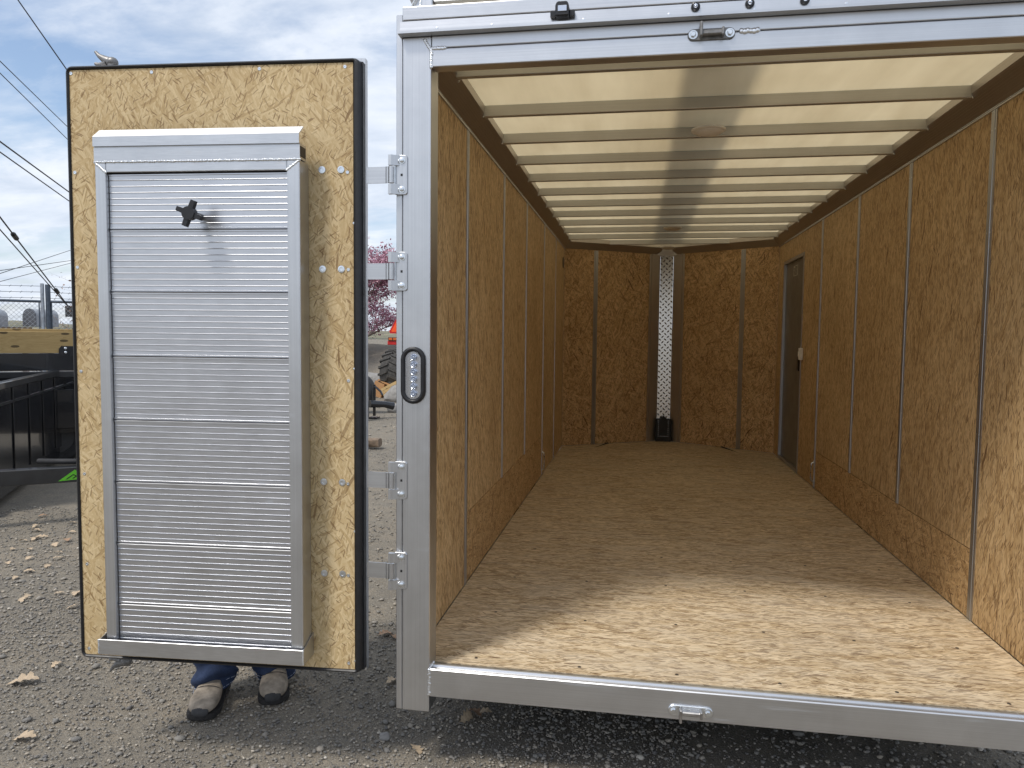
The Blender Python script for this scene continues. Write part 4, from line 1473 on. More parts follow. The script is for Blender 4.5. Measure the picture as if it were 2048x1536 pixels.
# ------------------------------------------------------------------ leaves
def leaf_mesh(name, mat, seed):
    rg = random.Random(seed)
    half = [(0.0, 0.012), (0.10, 0.020), (0.20, 0.16), (0.27, 0.20), (0.33, 0.10), (0.42, 0.27), (0.52, 0.31), (0.58, 0.15), (0.68, 0.30), (0.78, 0.27), (0.82, 0.13), (0.92, 0.16), (1.0, 0.02)]
    vs, fs = [], []
    for l, w_ in half:
        w1 = w_ * rg.uniform(.8, 1.2)
        w2 = w_ * rg.uniform(.8, 1.2)
        curl = 0.35 * rg.uniform(.5, 1.2)
        bend = 0.22 * math.sin(l * 3.1) * rg.uniform(.6, 1.3)
        for wd in (-w1, -w1 * .5, 0, w2 * .5, w2):
            vs.append((l - .5, wd, bend * .5 + curl * abs(wd) ** 1.3 + rg.uniform(-.012, .012)))
    for i in range(len(half) - 1):
        for k in range(4):
            a = i * 5 + k
            fs.append((a, a + 1, a + 6, a + 5))
    zmin = min(v[2] for v in vs)
    vs = [(x, y, z - zmin) for x, y, z in vs]
    n0 = len(vs)
    vs += [(-.5, -.008, .02), (-.5, .008, .02), (-.72, -.006, .05), (-.72, .006, .05)]
    fs.append((n0, n0 + 1, n0 + 3, n0 + 2))
    me = bpy.data.meshes.new(name)
    me.from_pydata(vs, [], fs)
    me.polygons.foreach_set('use_smooth', [True] * len(me.polygons))
    me.materials.append(MATS[mat])
    return me


LM = [leaf_mesh('leaf', 'leaf_tan', 1), leaf_mesh('leaf', 'leaf_tan', 2), leaf_mesh('leaf', 'leaf_brown', 3), leaf_mesh('leaf', 'leaf_tan', 4)]
rl = random.Random(4)


def leaf(x, y, size, which, rot, label, tilt=0.0, group=None):
    o = bpy.data.objects.new('dry_leaf', LM[which])
    COL.objects.link(o)
    o.location = (x, y, ground_h(x, y) + 0.006)
    o.scale = (size, size, size)
    o.rotation_euler = (tilt, rl.uniform(-.15, .15), rot)
    tag(o, label, 'leaf', group)


leaf(-1.913, 0.343, 0.125, 0, 0.5, 'largest pale lobed oak leaf on the gravel, left of the open door')
leaf(-1.544, -0.046, 0.085, 1, 0.3, 'small curled tan leaf near the bottom left corner')
leaf(0.033, 0.403, 0.085, 0, 1.2, 'upright curled tan leaf below the left end of the trailer sill', 0.9)
leaf(0.064, 0.44, 0.08, 2, 2.6, 'darker brown leaf behind the curled leaf below the sill', 0.3)
leaf(0.100, 0.45, 0.065, 1, 0.2, 'rightmost pale leaf of the cluster below the sill')
leaf(-0.084, 0.13, 0.075, 3, 2.2, 'tan curled leaf on the gravel just below the corner post', 0.4)
leaf(-0.556, 1.139, 0.085, 2, 0.8, 'upper brown leaf in the gap between door and corner post')
leaf(-0.493, 1.107, 0.07, 2, 2.1, 'brown leaf touching the corner post edge, lower of two in the gap')
leaf(-0.352, 0.641, 0.07, 1, 1.1, 'small tan leaf beside the foot of the corner post')
leaf(-1.911, 0.527, 0.06, 1, 1.5, 'small tan leaf just above the largest oak leaf')
DRIFT_AT = ((-3.617, 2.282), (-3.617, 2.351), (-3.683, 2.242), (-3.361, 2.177), (-3.569, 2.034), (-3.288, 1.879), (-3.085, 1.897), (-3.056, 1.626), (-3.036, 1.744), (-2.687, 1.172), (-2.704, 1.225), (-2.575, 1.317), (-2.478, 1.337), (-2.343, 1.139), (-3.325, 1.738), (-3.053, 1.509), (-3.361, 2.295), (-3.9, 2.6), (-3.8, 2.5), (-4.1, 2.9), (-3.5, 2.5), (-3.7, 2.75), (-3.45, 2.05), (-3.2, 2.02))
ORD = 'nearest second third fourth fifth sixth seventh eighth ninth tenth eleventh twelfth thirteenth fourteenth fifteenth sixteenth seventeenth eighteenth nineteenth twentieth twenty-first twenty-second twenty-third farthest'.split()
for w_, (x, y) in zip(ORD, sorted(DRIFT_AT, key=lambda p: math.hypot(p[0] - CX, p[1] - CY))):
    wh = rl.choice((0, 1, 3, 2))
    leaf(x, y, rl.uniform(.055, .095), wh, rl.uniform(0, 6.28), ('brown' if wh == 2 else 'tan') + ' dry leaf in the scatter left of the door, ' + (w_ if w_ in ('nearest', 'farthest') else w_ + ' nearest') + ' to the camera', rl.uniform(-.3, .3), 'leaves scattered left of the door')


# ------------------------------------------------------------------ background helpers
def rough_rock(name, c, r, label, seed, cat='boulder', mat='boulder'):
    rg = random.Random(seed)
    mb = MB()
    mb.ell((0, 0, 0), (1, 1, 1), 18, 12)
    vs = []
    for v in mb.v:
        q = Vector(v)
        k = 1 + 0.22 * mnoise.noise(q * 1.3 + Vector((seed, 0, 0))) + 0.10 * mnoise.noise(q * 3.1 + Vector((0, seed, 0)))
        vs.append((c[0] + q.x * r[0] * k, c[1] + q.y * r[1] * k, c[2] + q.z * r[2] * k))
    mb.v = vs
    return tag(mb.build(name, mat, None, smooth=0.7), label, cat)


# stone near the bottom
rough_rock('stone', (-0.228, 0.201, 0.010), (0.022, 0.018, 0.015), 'single pale stone on the gravel beside the corner post foot', 3, 'stone', 'leaf_tan' if False else 'boulder')

# --- yard seen through the gap between door and post
logm = MB()
pts = []
lg0, lg1 = Vector((-3.45, 6.95, 0.075)), Vector((-2.70, 7.06, 0.075))
ring = []
for k in range(9):
    p = lg0.lerp(lg1, k / 8)
    ring.append([p + Vector((0, 0.085 * math.cos(t_) * (1 + .08 * math.sin(3 * t_ + k)), 0.062 * math.copysign(abs(math.sin(t_)) ** .6, math.sin(t_)) * (1 + .06 * math.sin(2 * t_ + k)))) for t_ in [2 * math.pi * i / 12 for i in range(12)]])
logm.loft(ring)
tag(logm.build('timber_baulk', 'weathered_wood', None, smooth=0.7), 'weathered brown timber lying on the gravel beyond the door', 'timber')


def box_thing(name, label, cat, c, size, rot, mat, slats=0):
    t_ = thing(name, label, cat, c)
    t_.rotation_euler = rot
    return t_


# stack of blond boards with an orange piece
bl = thing('board_bundle', 'tilted bundle of blond sawn boards in front of the tractor tyre', 'lumber', (-5.02, 14.6, 0.22))
for k in range(5):
    m_ = MB()
    m_.box(-0.30, 0.22, -0.16, 0.16, -0.20 + k * 0.072, -0.20 + k * 0.072 + 0.066)
    o = m_.build('board', 'wood_blond', None)
    o.parent = bl
    o.location = (0, 0, -0.20 + k * 0.072)
bl.rotation_euler = (rad(6), rad(-24), rad(-20))
ob = thing('scrap_board', 'orange brown scrap board leaning beside the blond bundle', 'lumber', (-5.50, 14.9, 0.18))
o = MB().box(-.16, .12, -.1, .1, -.16, .20).build('board', 'wood_orange', None)
o.parent = ob
o.location = (0, 0, -.16)
o2 = MB().box(-.30, .05, -.1, .1, .0, .04).build('board', 'wood_orange', None)
o2.parent = ob
o2.location = (0.1, 0, .22)
ob.rotation_euler = (0, rad(18), rad(-15))
rough_rock('boulder', (-4.60, 14.0, 0.14), (0.42, 0.35, 0.26), 'grey boulder at the foot of the blond board bundle', 5)
rough_rock('boulder', (-6.05, 15.9, 0.20), (0.75, 0.5, 0.36), 'long rounded grey boulder behind the parked trailer wheel', 9)
rough_rock('boulder', (-4.05, 11.6, 0.07), (0.13, 0.12, 0.11), 'small tan rock beside the trailer coupler', 12)

# parked trailer tongue with wheel, black
pt = thing('parked_trailer', 'black trailer coupler and wheel standing on the gravel behind the door', 'trailer', (-4.9, 10.6, 0))
wheel(pt, (-4.62, 11.3, 0.42), (0.35, 1, 0), 0.34, 0.20)
part(MB().box(-4.9, -4.07, 10.10, 10.16, 0.36, 0.52), 'frame_rail', 'black_paint', pt)
part(MB().box(-4.16, -3.98, 10.03, 10.09, 0.06, 0.44), 'mount_plate', 'black_paint', pt, bevel=0.01)
for z in (0.30, 0.235):
    part(MB().lathe([(0.026, 0), (0.026, 0.015), (0.018, 0.022), (0, 0.022)], (-4.03, 10.03, z), (0, -1, 0), 10), 'bolt', 'zinc', pt)
part(MB().box(-4.20, -4.10, 10.024, 10.029, 0.135, 0.20), 'data_plate', 'sticker_paper', pt)
part(MB().tube([(-4.05, 10.3, 0.28), (-3.85, 10.5, 0.26), (-3.72, 10.62, 0.22)], [0.07, 0.06, 0.075], 10), 'coupler', 'black_paint', pt, smooth=0.8)
part(MB().tube([(-4.02, 10.45, 0.05), (-4.02, 10.45, 0.62)], 0.028, 10), 'jack', 'black_paint', pt)
part(MB().box(-4.10, -3.94, 10.37, 10.53, 0.0, 0.03), 'jack_foot', 'black_paint', pt)
part(MB().tube([(-4.02, 10.45, 0.60), (-3.88, 10.40, 0.50), (-3.84, 10.38, 0.44)], 0.02, 8), 'crank', 'black_paint', pt)
wheel(pt, (-6.4, 11.9, 0.34), (0.35, 1, 0), 0.34, 0.20)
part(MB().box(-7.2, -4.85, 10.10, 10.16, 0.36, 0.48), 'frame_rail', 'black_paint', pt)


# tractor
def tractor():
    t_ = thing('tractor', 'red tractor with orange slow vehicle triangle behind the corner post', 'tractor', (-4.6, 15.6, 0))
    R_, W_ = 0.60, 0.50
    axd = Vector((1, -0.18, 0)).normalized()
    fwd = Vector((0.18, 1, 0)).normalized()
    for off in (0.0, 1.45):
        c = Vector((-5.16, 15.30, R_ - .02)) + axd * off
        ty = part(MB().lathe([(R_ * .55, -W_ / 2), (R_ * .85, -W_ / 2), (R_ * .93, -W_ * .42), (R_ * .95, 0), (R_ * .93, W_ * .42), (R_ * .85, W_ / 2), (R_ * .55, W_ / 2)], c, axd, 40, closed=True), 'rear_tyre', 'tyre_dusty', t_, smooth=0.7)
        u = axd.orthogonal().normalized()
        v = axd.cross(u)
        lug = MB()
        n = 20
        for k in range(n):
            for sd in (-1, 1):
                a = 2 * math.pi * (k + (0.5 if sd > 0 else 0)) / n
                da = 0.16
                def Q(ang, ww, r):
                    return c + (math.cos(ang) * u + math.sin(ang) * v) * r + axd * ww
                w0, w1 = sd * 0.0 * W_, sd * .52 * W_
                r0, r1 = R_ * .90, R_ * 1.02
                rr1 = R_ * .97
                q = [Q(a, w0, r0), Q(a + .11, w0, r0), Q(a + .11 + da, w1, r0 * .93), Q(a + da - .02, w1, r0 * .93), Q(a + .015, w0, r1), Q(a + .095, w0, r1), Q(a + .10 + da, w1, rr1), Q(a + da, w1, rr1)]
                lug.add(q, [(0, 3, 2, 1), (4, 5, 6, 7), (0, 1, 5, 4), (1, 2, 6, 5), (2, 3, 7, 6), (3, 0, 4, 7)])
        part(lug, 'tread_lug', 'tyre_dusty', ty)['kind'] = 'stuff'
        part(MB().lathe([(R_ * .56, W_ * .35), (R_ * .3, W_ * .1), (0, W_ * .1)], c, axd, 24), 'rim', 'switch_white', ty, smooth=.7)
        # fender
        fe = MB()
        rings = []
        for k in range(9):
            a = rad(20 + 72 * k / 8)
            p = c + fwd * (math.cos(a) * .76) + Vector((0, 0, math.sin(a) * .76))
            rings.append([p - axd * .16, p + axd * .26, p + axd * .26 + Vector((0, 0, -.03)), p - axd * .16 + Vector((0, 0, -.03))])
        fe.loft(rings)
        part(fe, 'fender', 'tractor_red', t_)
    def L(a, b, z):
        p = Vector((-5.16, 15.30, 0)) + axd * a + fwd * b
        return (p.x, p.y, z)
    def obox(a0, a1, b0, b1, z0, z1):
        return MB().add([L(a0, b0, z0), L(a1, b0, z0), L(a1, b1, z0), L(a0, b1, z0), L(a0, b0, z1), L(a1, b0, z1), L(a1, b1, z1), L(a0, b1, z1)], [(0, 3, 2, 1), (4, 5, 6, 7), (0, 1, 5, 4), (1, 2, 6, 5), (2, 3, 7, 6), (3, 0, 4, 7)])
    part(obox(.25, 1.2, -.1, .8, .35, .85), 'axle_housing', 'frame_dark', t_)
    part(obox(.40, 1.05, .8, 2.6, .6, 1.25), 'hood', 'tractor_red', t_, bevel=0.05, seg=2)
    part(obox(.45, 1.0, .1, .6, .98, 1.1), 'seat', 'black_plastic', t_, bevel=.03)
    part(obox(.45, 1.0, .0, .1, 1.1, 1.5), 'seat_back', 'black_plastic', t_, bevel=.03)
    part(MB().tube([L(.7, 1.0, 1.25), L(.7, .8, 1.5)], 0.02, 8), 'steering_column', 'black_plastic', t_)
    for a in (.05, 1.4):
        c = Vector(L(a, 2.3, .32))
        ft = part(MB().lathe([(.18, -.1), (.30, -.1), (.33, 0), (.30, .1), (.18, .1)], c, axd, 28, closed=True), 'front_tyre', 'tyre_dusty', t_, smooth=.7)
        part(MB().lathe([(.19, .06), (.1, .02), (0, .02)], c, axd, 20), 'rim', 'switch_white', ft)
    # triangle with its truncated corners, and its lamp
    s = Vector((-4.975, 14.62, 1.40 + .04 + .25))
    def tri(r, cut, d):
        pts = []
        for k in range(3):
            a = math.pi / 2 + k * 2 * math.pi / 3
            p = Vector((math.cos(a), math.sin(a)))
            tn = Vector((-p.y, p.x))
            pts += [p * r - tn * cut - p * cut * .6, p * r + tn * cut - p * cut * .6]
        return [(s.x + q.x, s.z + q.y) for q in pts]
    sm = part(MB().prism(tri(.225, .028, 0), 'y', s.y, s.y + .006), 'warning_triangle', 'smv_red', t_)
    part(MB().prism(tri(.165, .012, 0), 'y', s.y - .004, s.y - .001), 'orange_panel', 'smv_orange', sm)
    part(MB().tube([(s.x + .02, s.y + .03, 1.30), (s.x + .02, s.y + .01, 1.60)], .012, 6), 'bracket', 'frame_dark', t_)
    lb = part(MB().box(s.x - .22, s.x + .10, s.y - .02, s.y + .06, 1.385, 1.475), 'lamp_box', 'black_plastic', t_, bevel=.01)
    part(MB().box(s.x - .20, s.x - .11, s.y - .03, s.y - .0205, 1.40, 1.46), 'amber_lens', 'lamp_amber', lb, bevel=.004)
    part(MB().box(s.x - .09, s.x + .02, s.y - .03, s.y - .0205, 1.40, 1.46), 'red_lens', 'lamp_amber', lb, bevel=.004)
    part(MB().box(s.x - .24, s.x + .65, s.y + .0, s.y + .12, 1.29, 1.384), 'fender_edge', 'tractor_red', t_, bevel=.01)


tractor()


# trees
def tree(name, label, loc, h, spread, petal, n_tw, seed, lean=0.0, psize=0.05, low=0.25, cat='tree', per=7, fx=1.0, levels=3):
    rg = random.Random(seed)
    root = thing(name, label, cat, loc)
    tr_ = MB()
    tips = []

    def grow(p, d, L, r, lv):
        path = [p]
        q = p
        dd = d.copy()
        seg = 5
        for k in range(seg):
            dd = (dd + Vector((rg.uniform(-.25, .25), rg.uniform(-.25, .25), rg.uniform(-.08, .16)))).normalized()
            q = q + dd * L / seg
            path.append(q)
            if lv > 0 and (k >= 1 or lv == levels):
                for _ in range(2 if lv > 1 else 1):
                    az = rg.uniform(0, 2 * math.pi)
                    sd = Vector((math.cos(az), math.sin(az), rg.uniform(-.15, .7))).normalized()
                    nd = (dd * 0.45 + sd * 0.9).normalized()
                    grow(q, nd, L * rg.uniform(.45, .72), r * (1 - .13 * k) * .5, lv - 1)
            if lv <= 1:
                tips.append((q, dd, lv))
        tr_.tube(path, [r * (1 - .15 * k) for k in range(len(path))], 6 if lv > 1 else 4)
    grow(Vector((0, 0, -0.05)) + Vector(loc), Vector((lean, 0, 1)).normalized(), h * .62, h * .028, levels)
    o = tr_.build('trunk', 'bark', root, smooth=1.0)
    # blossom clumps along the twigs
    rs = np.random.RandomState(seed)
    C_, S_ = [], []
    for (q, d, lv) in tips:
        for _ in range(per):
            C_.append((q.x + rg.gauss(0, .055 * spread), q.y + rg.gauss(0, .055 * spread), q.z + rg.gauss(0, .05 * spread)))
    C_ = np.array(C_)
    if len(C_) > n_tw:
        C_ = C_[rs.choice(len(C_), n_tw, False)]
    n = len(C_)
    A = rs.normal(size=(n, 3))
    A /= np.linalg.norm(A, axis=1)[:, None]
    Bv = np.cross(A, rs.normal(size=(n, 3)))
    Bv /= np.linalg.norm(Bv, axis=1)[:, None]
    sz = rs.uniform(.5, 1.2, n)[:, None] * psize
    Cv = np.cross(A, Bv)
    V = np.stack([C_ - A * sz, C_ + Bv * sz * .7, C_ + A * sz + Cv * sz * .3, C_ - Bv * sz * .7], 1).reshape(-1, 3) - np.array(loc)
    Fq = np.arange(n * 4).reshape(n, 4)
    cr = numpy_mesh('crown', V, Fq, petal, np.repeat(rs.rand(n), 4))
    cr.parent = root
    return root


tree('redbud_tree', 'pink blossoming redbud tree standing behind the tractor', (-9.75, 24.2, 0.2), 4.55, 2.3, 'redbud_petal', 34000, 21, 0.0, 0.045, per=18, levels=3)
tree('budding_tree', 'small bare tree with pale buds beside the black sign', (-9.35, 10.05, 0), 2.9, 0.9, 'bud_pale', 3000, 8, 0.0, 0.022, per=4)
tree('budding_shrub', 'low pale budding shrub at the foot of the wire fence', (-9.0, 9.6, 0), 1.7, 1.0, 'bud_pale', 1400, 14, 0.1, 0.026, cat='shrub', per=3)


# --- black trailers at the left edge
def dump_trailer():
    t_ = thing('dump_trailer', 'black steel dump trailer with a green emblem on its frame at the left edge', 'trailer', (-5.3, 4.0, 0))
    A = Vector((-4.62, 3.02, 0))
    d = Vector((-0.505, 0.863, 0)).normalized()
    nrm = Vector((d.y, -d.x, 0))
    if nrm.x < 0:
        nrm = -nrm
    M = Matrix(((d.x, nrm.x, 0, A.x), (d.y, nrm.y, 0, A.y), (0, 0, 1, 0), (0, 0, 0, 1)))   # (along, outward, z)
    L = 3.4
    Z0, Z1 = 0.20, 1.08
    part(MB(M).box(-0.12, L, -0.02, 0.0, Z0, Z1 - .06), 'side_panel', 'black_paint', t_)
    part(MB(M).box(-0.14, L, -0.05, 0.03, Z1 - .06, Z1), 'top_rail', 'black_edge', t_, bevel=0.006)
    for k in range(7):
        part(MB(M).box(-.11 + k * .56, -.07 + k * .56, 0.0005, 0.012, Z0 + .02, Z1 - .061), 'post', 'black_paint', t_, bevel=0.003)
    part(MB(M).box(-0.12, L, 0.0006, 0.012, Z1 - .20, Z1 - .18), 'panel_rib', 'black_edge', t_)
    part(MB(M).box(-0.12, L, -1.7, -1.68, Z0, Z1 - .06), 'side_panel', 'black_paint', t_)
    part(MB(M).box(-0.14, L, -1.72, -1.66, Z1 - .06, Z1), 'top_rail', 'black_edge', t_)
    part(MB(M).box(-0.12, L, -1.68, -0.02, Z0, Z0 + .03), 'bed_floor', 'black_paint', t_)
    part(MB(M).box(L - .03, L, -1.68, -0.02, Z0 + .03, Z1 - .06), 'tailgate', 'black_paint', t_)
    part(MB(M).box(-0.12, -0.09, -1.68, -0.02, Z0 + .03, Z1 - .06), 'front_panel', 'black_paint', t_)
    part(MB(M).box(-0.14, -0.08, -1.66, -0.05, Z1 - .06, Z1), 'top_rail', 'black_edge', t_)
    part(MB(M).box(-0.5, L, -1.5, -1.4, .08, .195), 'frame_rail', 'black_paint', t_)
    part(MB(M).box(-0.3, L, -.10, -.02, .08, .195), 'frame_rail', 'black_paint', t_)
    for a in (1.9, 2.6):
        c = M @ Vector((a, -0.55, .30))
        wheel(t_, c, nrm, .30, .2)
    # drawbar rail with its emblem in front of the bed
    p0, p1 = Vector((-4.75, 2.06, 0)), Vector((-3.25, 3.10, 0))
    e = (p1 - p0).normalized()
    en = Vector((e.y, -e.x, 0))
    M2 = Matrix(((e.x, en.x, 0, p0.x), (e.y, en.y, 0, p0.y), (0, 0, 1, 0), (0, 0, 0, 1)))
    Lb = (p1 - p0).length
    dbr = part(MB(M2).box(0, Lb, -0.10, 0.0, 0.325, 0.445), 'frame_beam', 'black_edge', t_, bevel=0.005)
    s0 = 1.16
    emb = part(MB(M2).prism([(s0, .340), (s0 + .115, .425), (s0 + .185, .375), (s0 + .185, .350), (s0 + .17, .348)], 'y', .0006, .0022), 'green_emblem', 'green_decal', t_)
    for (a0, b0) in ((.05, .352), (.095, .356)):
        part(MB(M2).prism([(s0 + a0, b0), (s0 + a0 + .012, b0), (s0 + a0 + .062, b0 + .037), (s0 + a0 + .05, b0 + .037)], 'y', .0024, .003), 'emblem_stroke', 'black_paint', emb)
    part(MB(M2).prism([(s0 + .10, .386), (s0 + .112, .386), (s0 + .150, .360), (s0 + .138, .360)], 'y', .0024, .003), 'emblem_stroke', 'black_paint', emb)
    part(MB(M2).tube([(1.0, -.25, .47), (1.12, -.16, .475), (1.3, -.12, .47), (1.5, -.15, .47), (1.62, -.25, .47)], .022, 8), 'grey_hose', 'frame_dark', t_, smooth=1.0)


dump_trailer()


def utility_trailer():
    t_ = thing('utility_trailer', 'black utility trailer with a treated wood side board behind the dump trailer', 'trailer', (-6.8, 5.6, 0))
    p0 = Vector((-6.6, 4.25, 0))
    e = Vector((0.74, 0.67, 0)).normalized()
    en = Vector((e.y, -e.x, 0))
    M = Matrix(((e.x, en.x, 0, p0.x), (e.y, en.y, 0, p0.y), (0, 0, 1, 0), (0, 0, 0, 1)))
    part(MB(M).box(-1.0, 2.4, -0.035, 0.0, 1.275, 1.515), 'side_board', 'wood_treated', t_, bevel=0.004)
    part(MB(M).box(-1.0, 2.4, -0.075, -0.037, 1.50, 1.545), 'cap_board', 'wood_treated', t_, bevel=0.004)
    br = part(MB(M).prism([(1.14, 1.24), (1.14, 1.325), (1.165, 1.355), (1.30, 1.355), (1.30, 1.24)], 'y', 0.0005, 0.012), 'bracket', 'black_paint', t_)
    for z in (1.285, 1.33):
        part(MB(M).lathe([(.014, 0), (.014, .006), (.008, .01), (0, .01)], (1.205, .0122, z), (0, 1, 0), 10), 'bolt', 'zinc', br)
    part(MB(M).box(-1.0, 2.4, -0.06, 0.0, 1.08, 1.273), 'upper_rail', 'black_paint', t_)
    part(MB(M).box(-1.0, 2.4, -0.05, 0.02, 1.00, 1.07), 'mid_rail', 'black_edge', t_, bevel=0.006)
    for k in range(5):
        part(MB(M).box(-.9 + k * .62, -.84 + k * .62, -.05, -.002, .38, 1.0), 'stake', 'black_edge', t_)
    part(MB(M).box(-1.0, 2.4, -0.03, -0.01, .42, .86), 'side_panel', 'black_paint', t_)
    part(MB(M).box(-1.0, 2.4, -1.5, -.06, .36, .41), 'deck', 'black_paint', t_)
    for a in (.4, 1.1):
        wheel(t_, M @ Vector((a, -.25, .30)), en, .30, .2)
    part(MB(M).box(-1.0, 2.4, -1.5, -1.44, .41, 1.0), 'side_panel', 'black_paint', t_)


utility_trailer()


# --- fence, mailboxes, sign
def fence():
    t_ = thing('wire_fence', 'galvanised chain link fence with barbed wire above it', 'fence', (-9.33, 8.8, 0))
    e1 = Vector((-9.77 + 9.35, 8.392 - 8.784, 0)).normalized()      # towards the left
    a = Vector((-9.335, 8.80, 0))
    b = Vector((-9.275, 8.855, 0))
    e2 = Vector((0.9, 0.45, 0)).normalized()
    part(MB().tube([a, a + Vector((0, 0, 2.335))], .030, 10), 'post', 'galv', t_, smooth=.8)
    part(MB().tube([b, b + Vector((0, 0, 2.32))], .040, 10), 'post', 'galv_dark', t_, smooth=.8)
    for base, e, L in ((a, e1, 4.2), (b, e2, 3.0)):
        H = 2.03
        q = base + e * L
        part(MB().tube([base + Vector((0, 0, H)), q + Vector((0, 0, H))], .022, 8), 'top_rail', 'galv_dark', t_, smooth=.8)
        part(MB().tube([base + e * .05, base + e * .05 + Vector((0, 0, H))], .010, 6), 'tension_bar', 'galv_dark', t_)
        part(MB().tube([q, q + Vector((0, 0, 2.33))], .030, 10), 'post', 'galv', t_, smooth=.8)
        for k, z in enumerate((2.09, 2.19, 2.29)):
            wr = MB()
            n = 14
            path = [base.lerp(q, i / n) + Vector((0, 0, z - .03 * math.sin(math.pi * i / n))) for i in range(n + 1)]
            wr.tube(path, .004, 5)
            for i in range(1, n * 2):
                p = base.lerp(q, i / (2 * n)) + Vector((0, 0, z - .03 * math.sin(math.pi * i / (2 * n))))
                wr.tube([p + Vector((.01, .01, .018)), p - Vector((.01, .01, .018))], .003, 4)
            part(wr, 'barbed_wire', 'galv_dark', t_)
        ms = MB()
        st_ = 0.075
        nL = int(L / st_)
        nH = int(H / st_)
        for k in range(-nH, nL):
            for sgn in (1, -1):
                # wire climbing at 45 degrees, clipped to the panel
                x0, z0, x1, z1 = k * st_, 0.0, k * st_ + H, H
                if x0 < 0:
                    z0, x0 = -x0, 0.0
                if x1 > L:
                    z1, x1 = z1 - (x1 - L), L
                if z1 - z0 < .03:
                    continue
                if sgn < 0:
                    x0, x1 = L - x0, L - x1
                ms.tube([base + e * x0 + Vector((0, 0, z0)), base + e * x1 + Vector((0, 0, z1))], .0026, 3, caps=False)
        part(ms, 'chain_mesh', 'galv', t_)['kind'] = 'stuff'


fence()


def mailbox(label, loc, rz, door_mat, flag):
    t_ = thing('mailbox', label, 'mailbox', loc, 'mailboxes behind the wire fence')
    M = Matrix.Translation(loc) @ Matrix.Rotation(rz, 4, 'Z')
    w2, hs = .15, .19
    prof = [(w2, 0), (w2, hs)] + [(w2 * math.cos(a), hs + w2 * math.sin(a)) for a in [math.pi * k / 12 for k in range(1, 12)]] + [(-w2, hs), (-w2, 0)]
    part(MB(M).prism(prof, 'y', 0.012, .52), 'body', 'mailbox_white', t_, smooth=.5)
    part(MB(M).prism([(x * 1.03, z * 1.02) for x, z in prof], 'y', -.012, .0115), 'door', door_mat, t_, smooth=.5)
    if flag:
        part(MB(M).box(-w2 - .012, -w2 - .0005, .32, .50, .185, .215), 'flag', 'flag_red', t_)
        part(MB(M).box(-w2 - .012, -w2 - .0005, .32, .37, .145, .1845), 'flag', 'flag_red', t_)


bm0 = Vector((-10.83, 10.14, 1.613))
mailbox('grey and white mailbox with a red flag behind the wire fence', tuple(bm0), rad(-5), 'mailbox_grey_shaded', True)
mailbox('grey mailbox cut by the left edge of the photo', (-11.32, 9.66, 1.603), rad(20), 'mailbox_grey_shaded', False)
ms_ = thing('mailbox_stand', 'dark timber beam carrying the mailboxes', 'stand', (-11.2, 9.9, 0))
eM = Vector((0.72, 0.69, 0))
sM = Matrix(((eM.x, -eM.y, 0, -11.9), (eM.y, eM.x, 0, 9.12), (0, 0, 1, 0), (0, 0, 0, 1)))
part(MB(sM).box(0.0, 1.52, -.06, .5, 1.515, 1.60), 'beam', 'weathered_wood', ms_)
for a in (.2, 1.35):
    part(MB(sM).box(a, a + .1, .05, .15, 0, 1.514), 'leg', 'weathered_wood', ms_)

sg = thing('sign_board', 'dark rectangular sign board beyond the wire fence', 'sign', (-11.3, 12.3, 0))
part(MB().box(-11.82, -10.7, 12.2, 12.24, 1.851, 2.095), 'panel', 'frame_dark', sg)
for x in (-11.6, -10.9):
    part(MB().box(x, x + .06, 12.241, 12.30, 0, 2.08), 'post', 'weathered_wood', sg)

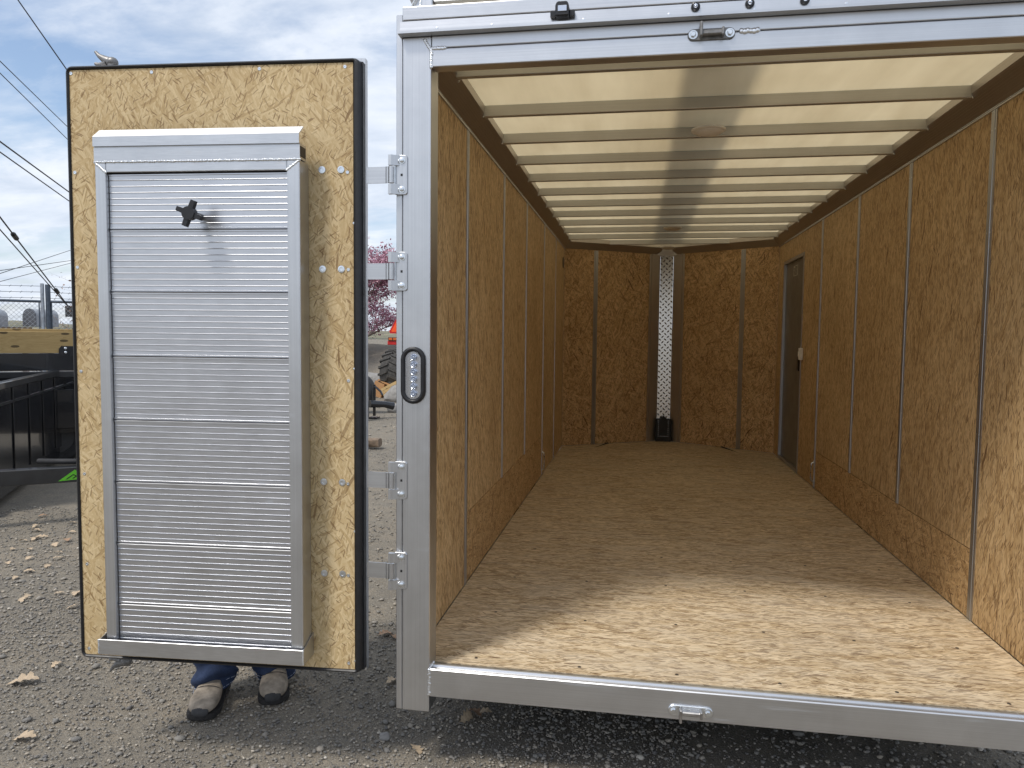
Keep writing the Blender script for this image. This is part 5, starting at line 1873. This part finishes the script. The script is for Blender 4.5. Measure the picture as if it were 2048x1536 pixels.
# --- overhead lines
def ray_pt(u, v, D):
    qv = Vector(((u - 1024) / F_PX, (v - 768) / F_PX, 1))
    d = r2 * qv.x + d2 * qv.y + fw * qv.z
    return Vector((CX, CY, CZ)) + d * (D / math.hypot(d.x, d.y))


def cable(a, b, r, label, sag=0.10, ext0=14.0, ext1=40.0, sleeve=None):
    """a cable through two measured points of its span, carried on past both"""
    a, b = Vector(a), Vector(b)
    d = (b - a).normalized()
    p0, p1 = a - d * ext0, b + d * ext1
    n = 24
    path = [p0.lerp(p1, k / n) + Vector((0, 0, -sag * 4 * (k / n) * (1 - k / n))) for k in range(n + 1)]
    root = thing('overhead_cable', label, 'cable', tuple(p1))
    part(MB().tube(path, r, 5), 'wire', 'cable', root)
    for f_ in (sleeve or ()):
        q = a.lerp(b, f_) + Vector((0, 0, -sag * .9))
        part(MB().tube([q - d * .11, q - d * .085, q + d * .085, q + d * .11], [.015, .032, .032, .015], 8), 'splice', 'black_plastic', root)


cable((-26.4, 27.0, 16.05), (-25.2, 28.1, 13.64), .028, 'thin cable running into the top left corner of the door', .05)
cable(ray_pt(0, 118, 16), ray_pt(128, 243, 20), .0085, 'upper of the two pale cables crossing the blue patch of sky', .05)
cable(ray_pt(0, 142, 16), ray_pt(128, 268, 20), .0085, 'lower of the two pale cables crossing the blue patch of sky', .05)
cable(ray_pt(0, 279, 13), ray_pt(136, 379, 17), .012, 'upper of the two dark cables at the middle of the sky', .04)
cable(ray_pt(0, 300, 13), ray_pt(136, 397, 17), .010, 'lower of the two dark cables at the middle of the sky', .04)
cable(ray_pt(0, 434, 11), ray_pt(131, 605, 15), .010, 'steep guy wire with black splices above the wire fence', .0, 9, 3.2, (.17, .82))
cable(ray_pt(0, 459, 11), ray_pt(131, 607, 15), .008, 'plain steep guy wire below the spliced one', .0, 9, 3.2)
cable(ray_pt(0, 547, 24), ray_pt(142, 500, 34), .010, 'shallow cable rising most steeply to the right above the fence', .0)
cable(ray_pt(0, 541, 24), ray_pt(142, 521, 34), .010, 'nearly level cable above the fence', .0)
cable(ray_pt(0, 563, 24), ray_pt(142, 526, 34), .009, 'lowest shallow cable just above the barbed wire', .0)
